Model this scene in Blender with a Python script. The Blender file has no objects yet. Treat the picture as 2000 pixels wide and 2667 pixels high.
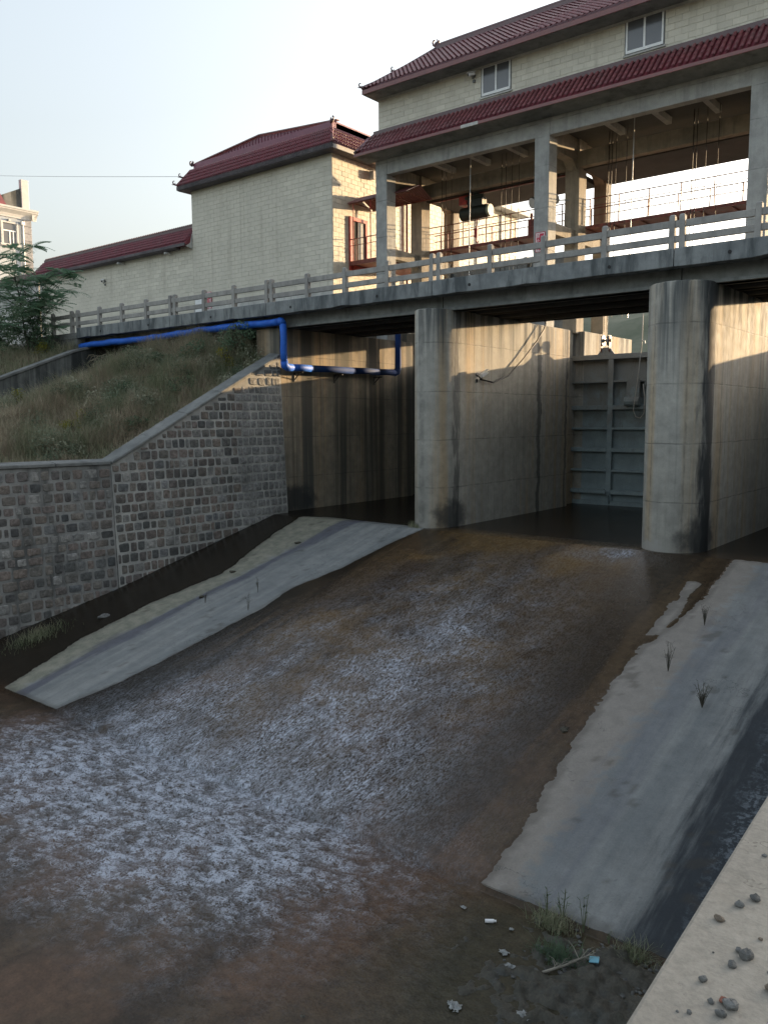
import bpy, math, random
import numpy as np
from mathutils import Vector, Matrix
random.seed(7); RNG = np.random.RandomState(11)
SC = bpy.context.scene; COL = SC.collection; R_ = math.radians

# ------------------------------------------------------------------ camera, sky, sun, exposure
cam = bpy.data.objects.new('camera', bpy.data.cameras.new('camera')); COL.objects.link(cam)
cam.data.sensor_fit = 'HORIZONTAL'; cam.data.sensor_width = 36.0; cam.data.lens = 36 * 2137.06 / 2000
cam.data.clip_start = 0.1; cam.data.clip_end = 6000
_pi, _ro, _ya = 0.11296, -0.00501, 0.67957
_fw = Vector((-math.sin(_ya) * math.cos(_pi), math.cos(_ya) * math.cos(_pi), -math.sin(_pi)))
_rt = Vector((math.cos(_ya), math.sin(_ya), 0)); _up = _rt.cross(_fw)
_r2 = math.cos(_ro) * _rt + math.sin(_ro) * _up; _u2 = -math.sin(_ro) * _rt + math.cos(_ro) * _up
cam.matrix_world = Matrix((_r2, _u2, -_fw)).transposed().to_4x4()
SC.camera = cam

SUN_AZ, SUN_EL = R_(16.7), R_(6.85)          # from +Y towards +X
world = bpy.data.worlds.new('World'); SC.world = world; world.use_nodes = True
wt = world.node_tree; bg = wt.nodes['Background']
sky = wt.nodes.new('ShaderNodeTexSky'); sky.sky_type = 'NISHITA'; sky.sun_disc = False
sky.sun_elevation = SUN_EL; sky.sun_rotation = SUN_AZ
sky.air_density = 1.25; sky.dust_density = 10.0; sky.ozone_density = 1.0; sky.altitude = 300
hs = wt.nodes.new('ShaderNodeHueSaturation'); hs.inputs['Saturation'].default_value = 0.42
wt.links.new(sky.outputs[0], hs.inputs['Color']); tint = wt.nodes.new('ShaderNodeMix'); tint.data_type = 'RGBA'; tint.blend_type = 'MULTIPLY'; tint.inputs[0].default_value = 1.0; tint.inputs[7].default_value = (.955, .995, 1.05, 1)
wt.links.new(hs.outputs[0], tint.inputs[6]); wt.links.new(tint.outputs[2], bg.inputs[0]); bg.inputs[1].default_value = 0.15
sun = bpy.data.objects.new('sun', bpy.data.lights.new('sun', 'SUN')); COL.objects.link(sun)
sun.data.energy = 2.7; sun.data.angle = R_(0.5); sun.data.color = (1.0, 0.70, 0.39)
sun.rotation_euler = (-(math.pi / 2 - SUN_EL), 0, -SUN_AZ); sun.rotation_mode = 'XYZ'
sd = Vector((math.sin(SUN_AZ) * math.cos(SUN_EL), math.cos(SUN_AZ) * math.cos(SUN_EL), math.sin(SUN_EL)))
sun.rotation_euler = sd.to_track_quat('Z', 'Y').to_euler()
SC.view_settings.view_transform = 'Standard'; SC.view_settings.look = 'None'
SC.view_settings.exposure = 2.4; SC.view_settings.gamma = 1.0; SC.view_settings.use_curve_mapping = False
SC.render.engine = 'CYCLES'
SC.cycles.max_bounces = 8; SC.cycles.diffuse_bounces = 4; SC.cycles.glossy_bounces = 3; SC.cycles.use_denoising = True

# ------------------------------------------------------------------ helpers
class MB:
    """collects shapes in world coordinates"""
    def __init__(s): s.v = []; s.f = []; s.m = []
    def add(s, vs, fs, m=0):
        o = len(s.v); s.v += [tuple(p) for p in vs]
        for f in fs: s.f.append(tuple(o + i for i in f)); s.m.append(m)
        return s
    def box(s, x0, x1, y0, y1, z0, z1, m=0):
        return s.hexa([(x0,y0,z0),(x1,y0,z0),(x1,y1,z0),(x0,y1,z0),(x0,y0,z1),(x1,y0,z1),(x1,y1,z1),(x0,y1,z1)], m)
    def hexa(s, p, m=0):
        return s.add(p, [(0,3,2,1),(4,5,6,7),(0,1,5,4),(1,2,6,5),(2,3,7,6),(3,0,4,7)], m)
    def obox(s, c, ex, ey, ez, m=0):
        c, ex, ey, ez = map(Vector, (c, ex, ey, ez))
        return s.hexa([c-ex-ey-ez, c+ex-ey-ez, c+ex+ey-ez, c-ex+ey-ez, c-ex-ey+ez, c+ex-ey+ez, c+ex+ey+ez, c-ex+ey+ez], m)
    def quad(s, a, b, c, d, m=0): return s.add([a, b, c, d], [(0,1,2,3)], m)
    def tri(s, a, b, c, m=0): return s.add([a, b, c], [(0,1,2)], m)
    def prism(s, pts, d, m=0):
        n = len(pts); d = Vector(d); P = [Vector(p) for p in pts]
        return s.add(P + [p + d for p in P], [tuple(range(n))[::-1], tuple(range(n, 2*n))] + [(i, (i+1) % n, n+(i+1) % n, n+i) for i in range(n)], m)
    def tube(s, path, r, n=8, m=0, caps=True):
        P = [Vector(p) for p in path]; k = len(P)
        rr = r if isinstance(r, (list, tuple)) else [r] * k
        o = len(s.v); prev = None
        for i in range(k):
            t = (P[min(i+1, k-1)] - P[max(i-1, 0)])
            t = t.normalized() if t.length > 1e-9 else Vector((0,0,1))
            if prev is None: a = t.cross(Vector((0,0,1)) if abs(t.z) < .9 else Vector((1,0,0))).normalized()
            else:
                a = prev - t * prev.dot(t); a = a.normalized() if a.length > 1e-6 else t.orthogonal().normalized()
            prev = a; b = t.cross(a)
            for j in range(n):
                q = 2*math.pi*j/n; s.v.append(tuple(P[i] + (a*math.cos(q) + b*math.sin(q)) * rr[i]))
        for i in range(k-1):
            for j in range(n):
                s.f.append((o+i*n+j, o+i*n+(j+1) % n, o+(i+1)*n+(j+1) % n, o+(i+1)*n+j)); s.m.append(m)
        if caps:
            s.f.append(tuple(o+j for j in range(n))[::-1]); s.m.append(m)
            s.f.append(tuple(o+(k-1)*n+j for j in range(n))); s.m.append(m)
        return s
    def bar(s, a, b, w, h=None, m=0):
        a, b = Vector(a), Vector(b); t = (b-a); h = h or w
        x = t.normalized().cross(Vector((0,0,1)))
        x = x.normalized() if x.length > 1e-4 else Vector((1,0,0))
        z = x.cross(t.normalized())
        return s.obox((a+b)/2, x*w/2, t/2, z*h/2, m)
    def blob(s, c, r, seed=0, n=7, rough=.25, m=0):
        rg = random.Random(seed); c = Vector(c); o = len(s.v); rings = n; seg = n+3
        ph = [rg.uniform(0, 6.28) for _ in range(6)]
        for i in range(rings+1):
            th = math.pi*i/rings
            for j in range(seg):
                p = 2*math.pi*j/seg
                k = 1 + rough*(math.sin(2*p+ph[0])*math.sin(th+ph[1]) + .6*math.sin(3*p+ph[2]+2*th)+.5*math.sin(3*th+ph[3]) + .5*rg.uniform(-.5, .5)*math.sin(th))
                s.v.append((c.x + r[0]*k*math.sin(th)*math.cos(p), c.y + r[1]*k*math.sin(th)*math.sin(p), c.z + r[2]*k*math.cos(th)))
        for i in range(rings):
            for j in range(seg):
                s.f.append((o+i*seg+j, o+(i+1)*seg+j, o+(i+1)*seg+(j+1) % seg, o+i*seg+(j+1) % seg)); s.m.append(m)
        return s

WL = {}                                       # world location of every object
def _link(o, parent, loc):
    COL.objects.link(o); WL[o.name] = Vector(loc)
    if parent is not None:
        o.parent = parent; o.location = Vector(loc) - WL[parent.name]
    else: o.location = Vector(loc)
    return o
def tag(o, label=None, cat=None, group=None, kind=None):
    if label: o['label'] = label
    if cat: o['category'] = cat
    if group: o['group'] = group
    if kind: o['kind'] = kind
    return o
def empty(name, loc, label, cat, group=None):
    o = bpy.data.objects.new(name, None); o.empty_display_size = .2
    _link(o, None, loc); return tag(o, label, cat, group)
def build(name, mb, mats, parent=None, smooth=False, loc=None, bevel=0, kind=None, auto=None):
    if loc is None: loc = WL[parent.name] if parent is not None else Vector((0,0,0))
    loc = Vector(loc); me = bpy.data.meshes.new(name)
    me.from_pydata([(p[0]-loc.x, p[1]-loc.y, p[2]-loc.z) for p in mb.v], [], mb.f)
    mats = mats if isinstance(mats, (list, tuple)) else [mats]
    for m in mats: me.materials.append(m)
    if len(mats) > 1: me.polygons.foreach_set('material_index', mb.m)
    if smooth: me.polygons.foreach_set('use_smooth', [True]*len(me.polygons))
    me.update()
    o = bpy.data.objects.new(name, me); _link(o, parent, loc)
    if bevel:
        b = o.modifiers.new('edge', 'BEVEL'); b.width = bevel; b.segments = 2; b.limit_method = 'ANGLE'; b.angle_limit = R_(35)
    if kind: o['kind'] = kind
    return o
def piece(name, me, parent, M):
    """a shared-mesh piece placed by a world matrix"""
    o = bpy.data.objects.new(name, me); COL.objects.link(o); o.parent = parent
    M = M.copy(); M.translation = M.translation - WL[parent.name]; o.matrix_basis = M
    return o
def unit_mesh(name, mb, mat, smooth=False):
    me = bpy.data.meshes.new(name); me.from_pydata(mb.v, [], mb.f); me.materials.append(mat)
    if smooth: me.polygons.foreach_set('use_smooth', [True]*len(me.polygons))
    me.update(); return me
CAMR = cam.matrix_world.to_3x3()
def proj(p):
    q = CAMR.transposed() @ Vector(p)
    if q.z > -0.05: return (-9, -9, 1e9)
    f = 2137.06; return (.5 + f*q.x/(-q.z)/2000, .5 + f*q.y/(-q.z)/2667, -q.z)
def in_view(p, m=.02):
    u, v, d = proj(p); return -m < u < 1+m and -m < v < 1+m
def pieces(name, rows, parent, rest_mat, limit=290, uv=None):
    """rows: (mesh, world matrix). The largest in view become parts, the rest one part of kind stuff"""
    def key(r):
        c = r[1].translation; ok = in_view(c, .03); return (0 if ok else 1, proj(c)[2])
    rows = sorted(rows, key=key)
    for me, M in rows[:limit]: piece(name, me, parent, M)
    if len(rows) > limit:
        mb = MB()
        for me, M in rows[limit:]:
            mb.add([M @ v.co for v in me.vertices], [tuple(p.vertices) for p in me.polygons])
        build(name + 's', mb, rest_mat, parent, kind='stuff')
def frame(o, ex, en, ez, w=1, d=1, h=1):
    M = Matrix((Vector(ex)*w, Vector(en)*d, Vector(ez)*h)).transposed().to_4x4(); M.translation = Vector(o); return M

# ------------------------------------------------------------------ materials
class NB:
    def __init__(s, name):
        s.mat = bpy.data.materials.new(name); s.mat.use_nodes = True; s.t = s.mat.node_tree
        s.b = s.t.nodes['Principled BSDF']; s._pos = None
    def n(s, typ, **k):
        nd = s.t.nodes.new(typ)
        for a, b in k.items(): setattr(nd, a, b)
        return nd
    def l(s, a, b):
        if isinstance(a, (int, float)): b.default_value = a
        elif isinstance(a, (tuple, list)): b.default_value = tuple(a) + ((1,) if len(a) == 3 and b.type == 'RGBA' else ())
        else: s.t.links.new(a, b)
    def pos(s):
        if s._pos is None: s._pos = s.n('ShaderNodeNewGeometry').outputs['Position']
        return s._pos
    def mp(s, scale, vec=None, rot=None, loc=None):
        m = s.n('ShaderNodeMapping'); s.l(vec or s.pos(), m.inputs['Vector']); m.inputs['Scale'].default_value = scale
        if rot: m.inputs['Rotation'].default_value = rot
        if loc: m.inputs['Location'].default_value = loc
        return m.outputs[0]
    def noise(s, scale=1, detail=6, rough=.55, vec=None, dist=0.):
        k = s.n('ShaderNodeTexNoise'); s.l(vec or s.pos(), k.inputs['Vector'])
        k.inputs['Scale'].default_value = scale; k.inputs['Detail'].default_value = detail
        k.inputs['Roughness'].default_value = rough; k.inputs['Distortion'].default_value = dist
        return k.outputs[0]
    def vor(s, scale=1, feature='F1', vec=None):
        k = s.n('ShaderNodeTexVoronoi', feature=feature); s.l(vec or s.pos(), k.inputs['Vector']); k.inputs['Scale'].default_value = scale
        return k.outputs[0]
    def rng(s, x, a, b, c=0., d=1., smooth=True):
        k = s.n('ShaderNodeMapRange'); k.interpolation_type = 'SMOOTHSTEP' if smooth else 'LINEAR'
        s.l(x, k.inputs[0])
        for i, q in enumerate((a, b, c, d)): s.l(q, k.inputs[1+i])
        return k.outputs[0]
    def math(s, op, a, b=0., c=0.):
        k = s.n('ShaderNodeMath', operation=op); s.l(a, k.inputs[0]); s.l(b, k.inputs[1]); s.l(c, k.inputs[2]); return k.outputs[0]
    def mul(s, *a):
        r = a[0]
        for q in a[1:]: r = s.math('MULTIPLY', r, q)
        return r
    def mix(s, f, a, b, blend='MIX'):
        k = s.n('ShaderNodeMix', data_type='RGBA', blend_type=blend); s.l(f, k.inputs[0]); s.l(a, k.inputs[6]); s.l(b, k.inputs[7]); return k.outputs[2]
    def sep(s, v=None):
        k = s.n('ShaderNodeSeparateXYZ'); s.l(v or s.pos(), k.inputs[0]); return k.outputs
    def rnd(s): return s.n('ShaderNodeObjectInfo').outputs['Random']
    def ramp(s, f, stops):
        k = s.n('ShaderNodeValToRGB'); s.l(f, k.inputs[0]); e = k.color_ramp.elements
        while len(e) < len(stops): e.new(.5)
        for q, (p, c) in zip(e, stops): q.position = p; q.color = tuple(c) + (1,)
        return k.outputs[0]
    def bump(s, h, strength=.3, dist=.02, normal=None):
        k = s.n('ShaderNodeBump'); s.l(h, k.inputs['Height']); k.inputs['Strength'].default_value = strength; k.inputs['Distance'].default_value = dist
        if normal: s.l(normal, k.inputs['Normal'])
        return k.outputs[0]
    def done(s, color, rough=.85, normal=None, spec=.3, metal=0.):
        s.l(color, s.b.inputs['Base Color']); s.l(rough, s.b.inputs['Roughness'])
        s.b.inputs['Specular IOR Level'].default_value = spec; s.l(metal, s.b.inputs['Metallic'])
        if normal: s.l(normal, s.b.inputs['Normal'])
        return s.mat

def plain(name, c, rough=.7, var=.25, scale=4., metal=0., spec=.3, obj=0.):
    k = NB(name); n1 = k.noise(scale, 5); n2 = k.noise(scale*14, 3)
    f = k.math('ADD', k.rng(n1, .25, .75, 1-var, 1+var), k.rng(n2, .2, .8, -var*.4, var*.4))
    if obj: f = k.math('ADD', f, k.rng(k.rnd(), 0, 1, -obj, obj, False))
    col = k.mix(1., c, f, 'MULTIPLY')
    return k.done(col, k.rng(n1, .2, .8, rough-.1, min(1, rough+.1)), k.bump(n2, .15, .01), spec, metal)

def concrete(name, c1, c2, dark=(.06, .066, .066), streak=.6, sx=2.2, sz=.10, lo=.48, hi=.68, top=None, joints=None, extra=None, grain=.18, warm=None):
    """weathered concrete; streak: dark run-off stains, top: (z0,z1) stains fade out downwards, joints: (period z, phase, period along, axis)"""
    k = NB(name); x, y, z = k.sep()
    big = k.noise(.55, 8, .62); med = k.noise(2.7, 8, .6); fine = k.noise(38, 4, .7)
    st = k.noise(1, 7, .62, k.mp((sx, sx, sz)), .15); st2 = k.noise(1, 5, .6, k.mp((sx*4.5, sx*4.5, sz*2)))
    col = k.mix(k.rng(big, .3, .7), c1, c2)
    if warm: col = k.mix(k.mul(k.rng(k.noise(1, 5, .6, k.mp((1.1, 1.1, .05), loc=(7, 3, 0))), .45, .68), .85), col, warm)
    col = k.mix(1., col, k.math('ADD', k.rng(med, .25, .75, .84, 1.16), k.rng(fine, .2, .8, -grain*.6, grain*.6)), 'MULTIPLY')
    col = k.mix(k.rng(st2, .5, .8, 0, .28), col, dark)
    sm = k.mul(k.rng(st, lo, hi), streak)
    if top is not None:
        e = k.math('ADD', z, k.rng(st2, .2, .8, -.9, .9))
        sm = k.mul(sm, k.rng(e, top[0], top[1], top[2] if len(top) > 2 else .12, 1.))
    col = k.mix(sm, col, dark)
    h = k.math('ADD', k.mul(med, .6), k.mul(fine, .25))
    if joints:
        pz, fz, pa, ax = joints[:4]
        def line(c, per, ph, w):
            q = k.math('ABSOLUTE', k.math('SUBTRACT', k.math('FRACT', k.math('ADD', k.math('DIVIDE', c, per), ph)), .5))
            return k.rng(q, 0., w/per, 1., 0.)
        wob = k.rng(k.noise(1.3, 4), .3, .7, -.012, .012)
        L = line(k.math('ADD', z, wob), pz, fz, .035)
        if pa: L = k.math('MAXIMUM', L, k.mul(line(k.math('ADD', (x, y)[ax], k.mul(wob, .7)), pa, .5, .03), .85))
        L = k.mul(L, k.rng(k.noise(3.1, 5), .35, .6, .25, 1.))
        col = k.mix(k.mul(L, .48), col, (.05, .05, .047)); h = k.math('SUBTRACT', h, k.mul(L, .5))
    if extra: col = extra(k, col, x, y, z, med, st2)
    return k.done(col, k.rng(med, .2, .8, .78, .95), k.bump(h, .45, .03), .25)

def blotch(k, col, x, y, z, c, r, color, nz, amt=1.):
    """a stain with its own place on the thing"""
    d = None
    for s_, cc, rr in ((x, c[0], r[0]), (y, c[1], r[1]), (z, c[2], r[2])):
        if rr is None: continue
        q = k.math('POWER', k.math('DIVIDE', k.math('SUBTRACT', s_, cc), rr), 2.)
        d = q if d is None else k.math('ADD', d, q)
    d = k.math('ADD', d, k.rng(nz, .2, .8, -.4, .4, False))
    return k.mix(k.rng(d, .2, 1.15, amt, 0.), col, color)

BLK = (.035, .038, .04)
def pier_extra(cx, ytip, yb, wband):
    def fn(k, col, x, y, z, med, st2):
        rg = k.rng(k.math('ADD', y, k.rng(k.noise(1, 5, .6, k.mp((5, 5, .9))), .25, .75, -.22, .22)), yb-wband, yb-wband*.45, 0, 1)
        rg = k.mul(rg, k.rng(k.math('ADD', y, k.rng(k.noise(1, 5, .6, k.mp((6, 6, .8))), .25, .75, -.15, .15)), yb, yb+.16, 1, 0), k.rng(x, cx+.3, cx+.45, 0, 1))
        rg = k.mul(rg, .93 if wband > .4 else .6)
        col = k.mix(rg, col, BLK)
        col = blotch(k, col, x, y, z, (cx+.9, yb-.3, -3.75), (1.2, 1.0, .75), (.04, .043, .045), med, .8)
        base = k.rng(k.math('ADD', z, k.rng(med, .2, .8, -.35, .35)), -4.05, -3.75, .8, 0.)
        return k.mix(k.mul(base, k.rng(x, cx+.4, cx-.2, 0, 1)), col, (.36, .35, .33))
    return fn
def side_extra(ys):
    def fn(k, col, x, y, z, med, st2):
        wv = k.rng(k.noise(1, 5, .65, k.mp((.6, .6, .9), loc=(3, 1, 8))), .25, .75, -.13, .13)
        for yy, w, a in ys:
            d = k.math('ABSOLUTE', k.math('SUBTRACT', k.math('ADD', y, wv), yy))
            col = k.mix(k.mul(k.rng(d, w*.4, w, a, 0.), k.rng(st2, .3, .6, .6, 1)), col, BLK)
        return col
    return fn
TAN1, TAN2, GRY1, GRY2 = (.30, .265, .20), (.22, .20, .165), (.30, .30, .285), (.215, .22, .215)
def chain(*fs):
    def fn(k, col, *a):
        for f in fs: col = f(k, col, *a)
        return col
    return fn
m_pier1 = concrete('pier_concrete', (.34, .33, .295), (.27, .265, .24), streak=.95, sx=2.6, lo=.42, hi=.6, top=(1.4, 4.2, .08), joints=(1.83, .94, 1.15, 1), extra=chain(pier_extra(-18.57, 25.3, 26.55, .32), side_extra(((33.0, .22, .75), (35.6, .14, .7)))), warm=(.36, .275, .175))
m_pier2 = concrete('pier_concrete_streaked', (.36, .35, .315), (.28, .275, .25), streak=.95, sx=2.2, lo=.40, hi=.58, top=(.6, 4.2, .10), joints=(1.83, .94, 1.15, 1), extra=chain(pier_extra(-9.15, 25.15, 26.25, .75), side_extra(((27.1, .06, .4),))), warm=(.36, .285, .19))
m_abut = concrete('stained_abutment_concrete', (.31, .265, .20), (.22, .195, .155), dark=(.065, .068, .062), streak=.85, sx=.85, sz=.02, lo=.44, hi=.58, joints=(1.83, .94, 1.2, 1), extra=lambda k, c, x, y, z, md, s2: blotch(k, c, x, y, z, (-26.9, 26.9, -3.7), (None, 1.5, .8), (.035, .038, .04), md, .9), warm=(.36, .265, .165))
m_deck = concrete('mossy_curb_concrete', (.27, .285, .285), (.17, .185, .192), dark=(.07, .08, .085), streak=.9, sx=2.4, sz=.5, lo=.42, hi=.66)
m_girder = concrete('girder_concrete', (.235, .245, .235), (.17, .18, .178), streak=.55, sx=1.6, sz=.5)
m_under = concrete('shade_darkened_concrete', (.075, .073, .07), (.055, .055, .052), streak=.3)  # darker copy of the concrete: shade under deck and hoist floor put into colour
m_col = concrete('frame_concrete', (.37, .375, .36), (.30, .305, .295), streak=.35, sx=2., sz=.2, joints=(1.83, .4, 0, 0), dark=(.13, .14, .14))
m_frame_in = concrete('bounce_tinted_concrete', (.30, .265, .21), (.21, .19, .155), streak=.5, sx=2., sz=.2, dark=(.09, .085, .075))  # tan, darker frame concrete: warm bounced light and shade put into the colour
m_rail = concrete('railing_concrete', (.34, .33, .31), (.27, .265, .255), streak=.35, sx=3., sz=.6, dark=(.13, .13, .125))
m_wing = concrete('old_wing_wall_concrete', (.17, .175, .165), (.11, .115, .11), dark=(.03, .034, .034), streak=.9, sx=1.4, sz=.12, lo=.42, hi=.62)
m_coping = concrete('coping_concrete', (.22, .22, .21), (.155, .16, .155), streak=.5, sx=1.2, sz=1., dark=(.07, .075, .07))
def slab_extra(k, col, x, y, z, med, st2):
    w = k.noise(6, 7, .65); crk = k.mul(k.rng(k.math('ABSOLUTE', k.math('SUBTRACT', k.noise(1.1, 6, .62), .5)), 0., .0045, 1, 0), k.rng(k.noise(.9, 3), .47, .55))
    col = k.mix(k.mul(crk, .75), col, (.09, .08, .065)); col = k.mix(k.rng(k.noise(55, 3, .7), .62, .72, 0, .45), col, (.15, .13, .11))
    return k.mix(k.rng(w, .56, .74, 0, .35), col, (.20, .175, .14))
m_slab = concrete('sandy_slab_concrete', (.26, .24, .205), (.22, .203, .175), streak=.12, sx=.8, sz=1, grain=.28, dark=(.16, .15, .13), extra=slab_extra)
m_plinth = concrete('whitewashed_plinth', (.52, .52, .49), (.43, .43, .41), streak=.4, sx=1.6, sz=.3, dark=(.2, .2, .19))
m_mortar = concrete('mortar', (.38, .375, .35), (.28, .28, .265), streak=.42, sx=.9, sz=.25, dark=(.055, .058, .057))

def stone_mat(name, dark):
    k = NB(name); r = k.rnd()
    base = k.ramp(r, [(0, (.13, .125, .115)), (.16, (.205, .17, .145)), (.3, (.20, .165, .15)), (.44, (.105, .108, .105)), (.56, (.215, .195, .17)), (.68, (.165, .138, .123)), (.78, (.075, .08, .082)), (.88, (.31, .30, .28)), (1, (.15, .155, .16))])
    n1 = k.noise(7, 8, .65); n2 = k.noise(30, 4, .6); big = k.noise(.7, 5)
    c = k.mix(1., base, k.math('ADD', k.rng(n1, .25, .75, .55, 1.4), k.rng(n2, .2, .8, -.15, .15)), 'MULTIPLY')
    c = k.mix(k.rng(big, .42, .66, 0, dark), c, (.05, .054, .053))
    c = k.mix(k.rng(k.noise(11, 3), .68, .76, 0, .5), c, (.33, .34, .33))
    return k.done(c, .85, k.bump(k.math('ADD', n1, k.mul(n2, .3)), .8, .05), .3)
m_stone = stone_mat('wall_stone', .5); m_stone2 = stone_mat('flared_wall_stone', .45)

def block_mat(name, c, c2):
    k = NB(name); r = k.rnd(); n1 = k.noise(.8, 7, .6); n2 = k.noise(22, 4)
    st = k.noise(1, 6, .6, k.mp((2.5, 2.5, .15)))
    col = k.mix(k.rng(n1, .3, .7), c, c2)
    col = k.mix(1., col, k.math('ADD', k.rng(r, 0, 1, .93, 1.07, False), k.rng(n2, .2, .8, -.05, .05)), 'MULTIPLY')
    col = k.mix(k.rng(st, .52, .76, 0, .38), col, (.30, .27, .21))
    return k.done(col, .7, k.bump(n2, .2, .01), .35)
m_block = block_mat('cream_block', (.63, .60, .51), (.56, .535, .455))
m_joint = plain('block_joint', (.50, .48, .41), .9, .2)
def tile_mat(name, c1, c2, c3):
    k = NB(name); n1 = k.noise(3.5, 6, .65); n2 = k.noise(.7, 5); n3 = k.noise(40, 3)
    col = k.mix(k.rng(n1, .3, .72), c1, c2); col = k.mix(k.rng(n2, .5, .72, 0, .55), col, c3)
    col = k.mix(1., col, k.rng(n3, .2, .8, .85, 1.15), 'MULTIPLY')
    col = k.mix(1., col, k.rng(k.rnd(), 0, 1, .84, 1.16, False), 'MULTIPLY')
    return k.done(col, .42, k.bump(n1, .3, .02), .5)
m_tile = tile_mat('red_glazed_tile', (.205, .062, .066), (.15, .05, .058), (.175, .105, .105))
m_tile_d = tile_mat('dark_red_tile', (.20, .036, .05), (.14, .03, .042), (.14, .06, .066))
m_ridge = tile_mat('ridge_tile', (.14, .075, .078), (.10, .065, .07), (.13, .10, .10))
m_fascia = tile_mat('red_fascia', (.22, .085, .08), (.17, .07, .07), (.15, .09, .085))
m_purple = tile_mat('purple_sheet_roof', (.22, .065, .10), (.18, .05, .085), (.19, .08, .10))
m_greyfascia = concrete('grey_drip_edge', (.15, .135, .14), (.09, .08, .088), streak=.6, sx=4, sz=1)
m_redpaint = plain('red_paint', (.33, .045, .035), .5, .3, 3.)
m_rust = plain('rust_red_steel', (.15, .048, .04), .6, .4, 5.)
m_frame = plain('white_frame', (.78, .80, .80), .4, .08)
m_black = plain('black_rubber', (.015, .015, .016), .5, .2)
m_cable = plain('black_cable', (.02, .018, .017), .6, .2)
m_rope = plain('pale_rope', (.42, .40, .36), .8, .15)
m_steelrod = plain('galvanised_steel', (.40, .41, .41), .4, .15, 6., .3)
m_darkmetal = plain('dark_green_motor_paint', (.022, .028, .022), .45, .3)
m_greymetal = plain('grey_painted_metal', (.16, .17, .17), .5, .25)
m_house = plain('white_render', (.33, .365, .40), .85, .08, 1.)
m_trim = plain('white_moulding', (.44, .445, .44), .7, .08, 2.)
m_quoin = plain('grey_quoin_stone', (.23, .23, .24), .85, .2, 5., obj=.12)
m_white = plain('white_plastic', (.75, .76, .76), .5, .05)
m_darkroom = plain('painted_dark_interior', (.02, .02, .02), .9, .1)
k = NB('window_glass'); m_glass = k.done(k.mix(k.rng(k.noise(.6, 2), .3, .7), (.10, .105, .115), (.13, .135, .145)), .12, None, .5)
k = NB('blue_wrap'); w1 = k.noise(1, 5, .6, k.mp((9, 9, 9))); w2 = k.noise(3, 5)
m_blue = k.done(k.mix(k.rng(w2, .3, .7), (.015, .095, .46), (.025, .135, .56)), .6, k.bump(w1, .5, .03), .3)
k = NB('dark_blue_wrap'); w1 = k.noise(14, 5); w2 = k.noise(1, 5, .6, k.mp((.4, .4, .4)))
m_blue_d = k.done(k.mix(k.rng(w2, .45, .6), (.015, .04, .14), (.03, .05, .11)), .75, k.bump(w1, .4, .02), .1)
def gate_mat():
    k = NB('blue_grey_gate_paint'); x, y, z = k.sep(); n1 = k.noise(1.4, 7, .65); n2 = k.noise(24, 4)
    c = k.mix(k.rng(n1, .3, .7), (.25, .315, .335), (.19, .24, .26))
    c = k.mix(k.mul(k.rng(k.math('ADD', z, k.rng(n1, .2, .8, -1.6, 1.6)), -1.0, 2.2), .75), c, (.20, .19, .17))
    c = k.mix(k.rng(k.noise(1, 6, .65, k.mp((6, 6, .7))), .58, .75, 0, .5), c, (.11, .075, .05))
    c = k.mix(1., c, k.rng(n2, .2, .8, .85, 1.15), 'MULTIPLY')
    return k.done(c, .55, k.bump(n2, .15, .01), .4)
m_gate = gate_mat()

# ------------------------------------------------------------------ setting: ground, banks, apron, water
def grid_obj(name, xs, ys, Z, mat, kind='structure', smooth=True, attrs=None, parent=None):
    nx, ny = len(xs), len(ys); X, Y = np.meshgrid(xs, ys)
    v = np.stack([X, Y, Z], -1).reshape(-1, 3)
    i = np.arange(nx*ny).reshape(ny, nx); f = np.stack([i[:-1,:-1], i[:-1,1:], i[1:,1:], i[1:,:-1]], -1).reshape(-1, 4)
    me = bpy.data.meshes.new(name); me.vertices.add(len(v)); me.vertices.foreach_set('co', v.ravel())
    me.loops.add(f.size); me.loops.foreach_set('vertex_index', f.ravel()); me.polygons.add(len(f))
    me.polygons.foreach_set('loop_start', np.arange(len(f))*4)
    me.polygons.foreach_set('use_smooth', np.full(len(f), smooth)); me.update(); me.validate(); me.materials.append(mat)
    for an, av in (attrs or {}).items():
        a = me.attributes.new(an, 'FLOAT', 'POINT'); a.data.foreach_set('value', av.ravel().astype(np.float32))
    o = bpy.data.objects.new(name, me); _link(o, parent, (0, 0, 0) if parent is None else WL[parent.name])
    if kind: o['kind'] = kind
    return o
def fftn(shape, d, lo, hi, ax=1., ay=1., seed=0):
    r = np.random.RandomState(seed); w = np.fft.fft2(r.randn(*shape))
    fy = np.fft.fftfreq(shape[0], d)[:, None]; fx = np.fft.fftfreq(shape[1], d)[None]
    f = np.hypot(fx*ax, fy*ay) + 1e-9
    g = np.exp(-np.clip(np.log(f*lo), 0, None)**2*6) * np.exp(-np.clip(-np.log(f*hi), 0, None)**2*6) / f
    n = np.fft.ifft2(w*g).real; return n/n.std()
def bl(x, pts):
    return np.interp(x, [p[0] for p in pts], [p[1] for p in pts])
def sst(x, a, b):
    t = np.clip((x-a)/(b-a), 0, 1); return t*t*(3-2*t)

m_ground = plain('far_ground', (.11, .105, .07), .95, .35, .05)
g = MB(); g.quad((-2500, -2500, -9.2), (2500, -2500, -9.2), (2500, 2500, -9.2), (-2500, 2500, -9.2))
build('ground', g, m_ground, kind='structure')
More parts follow.
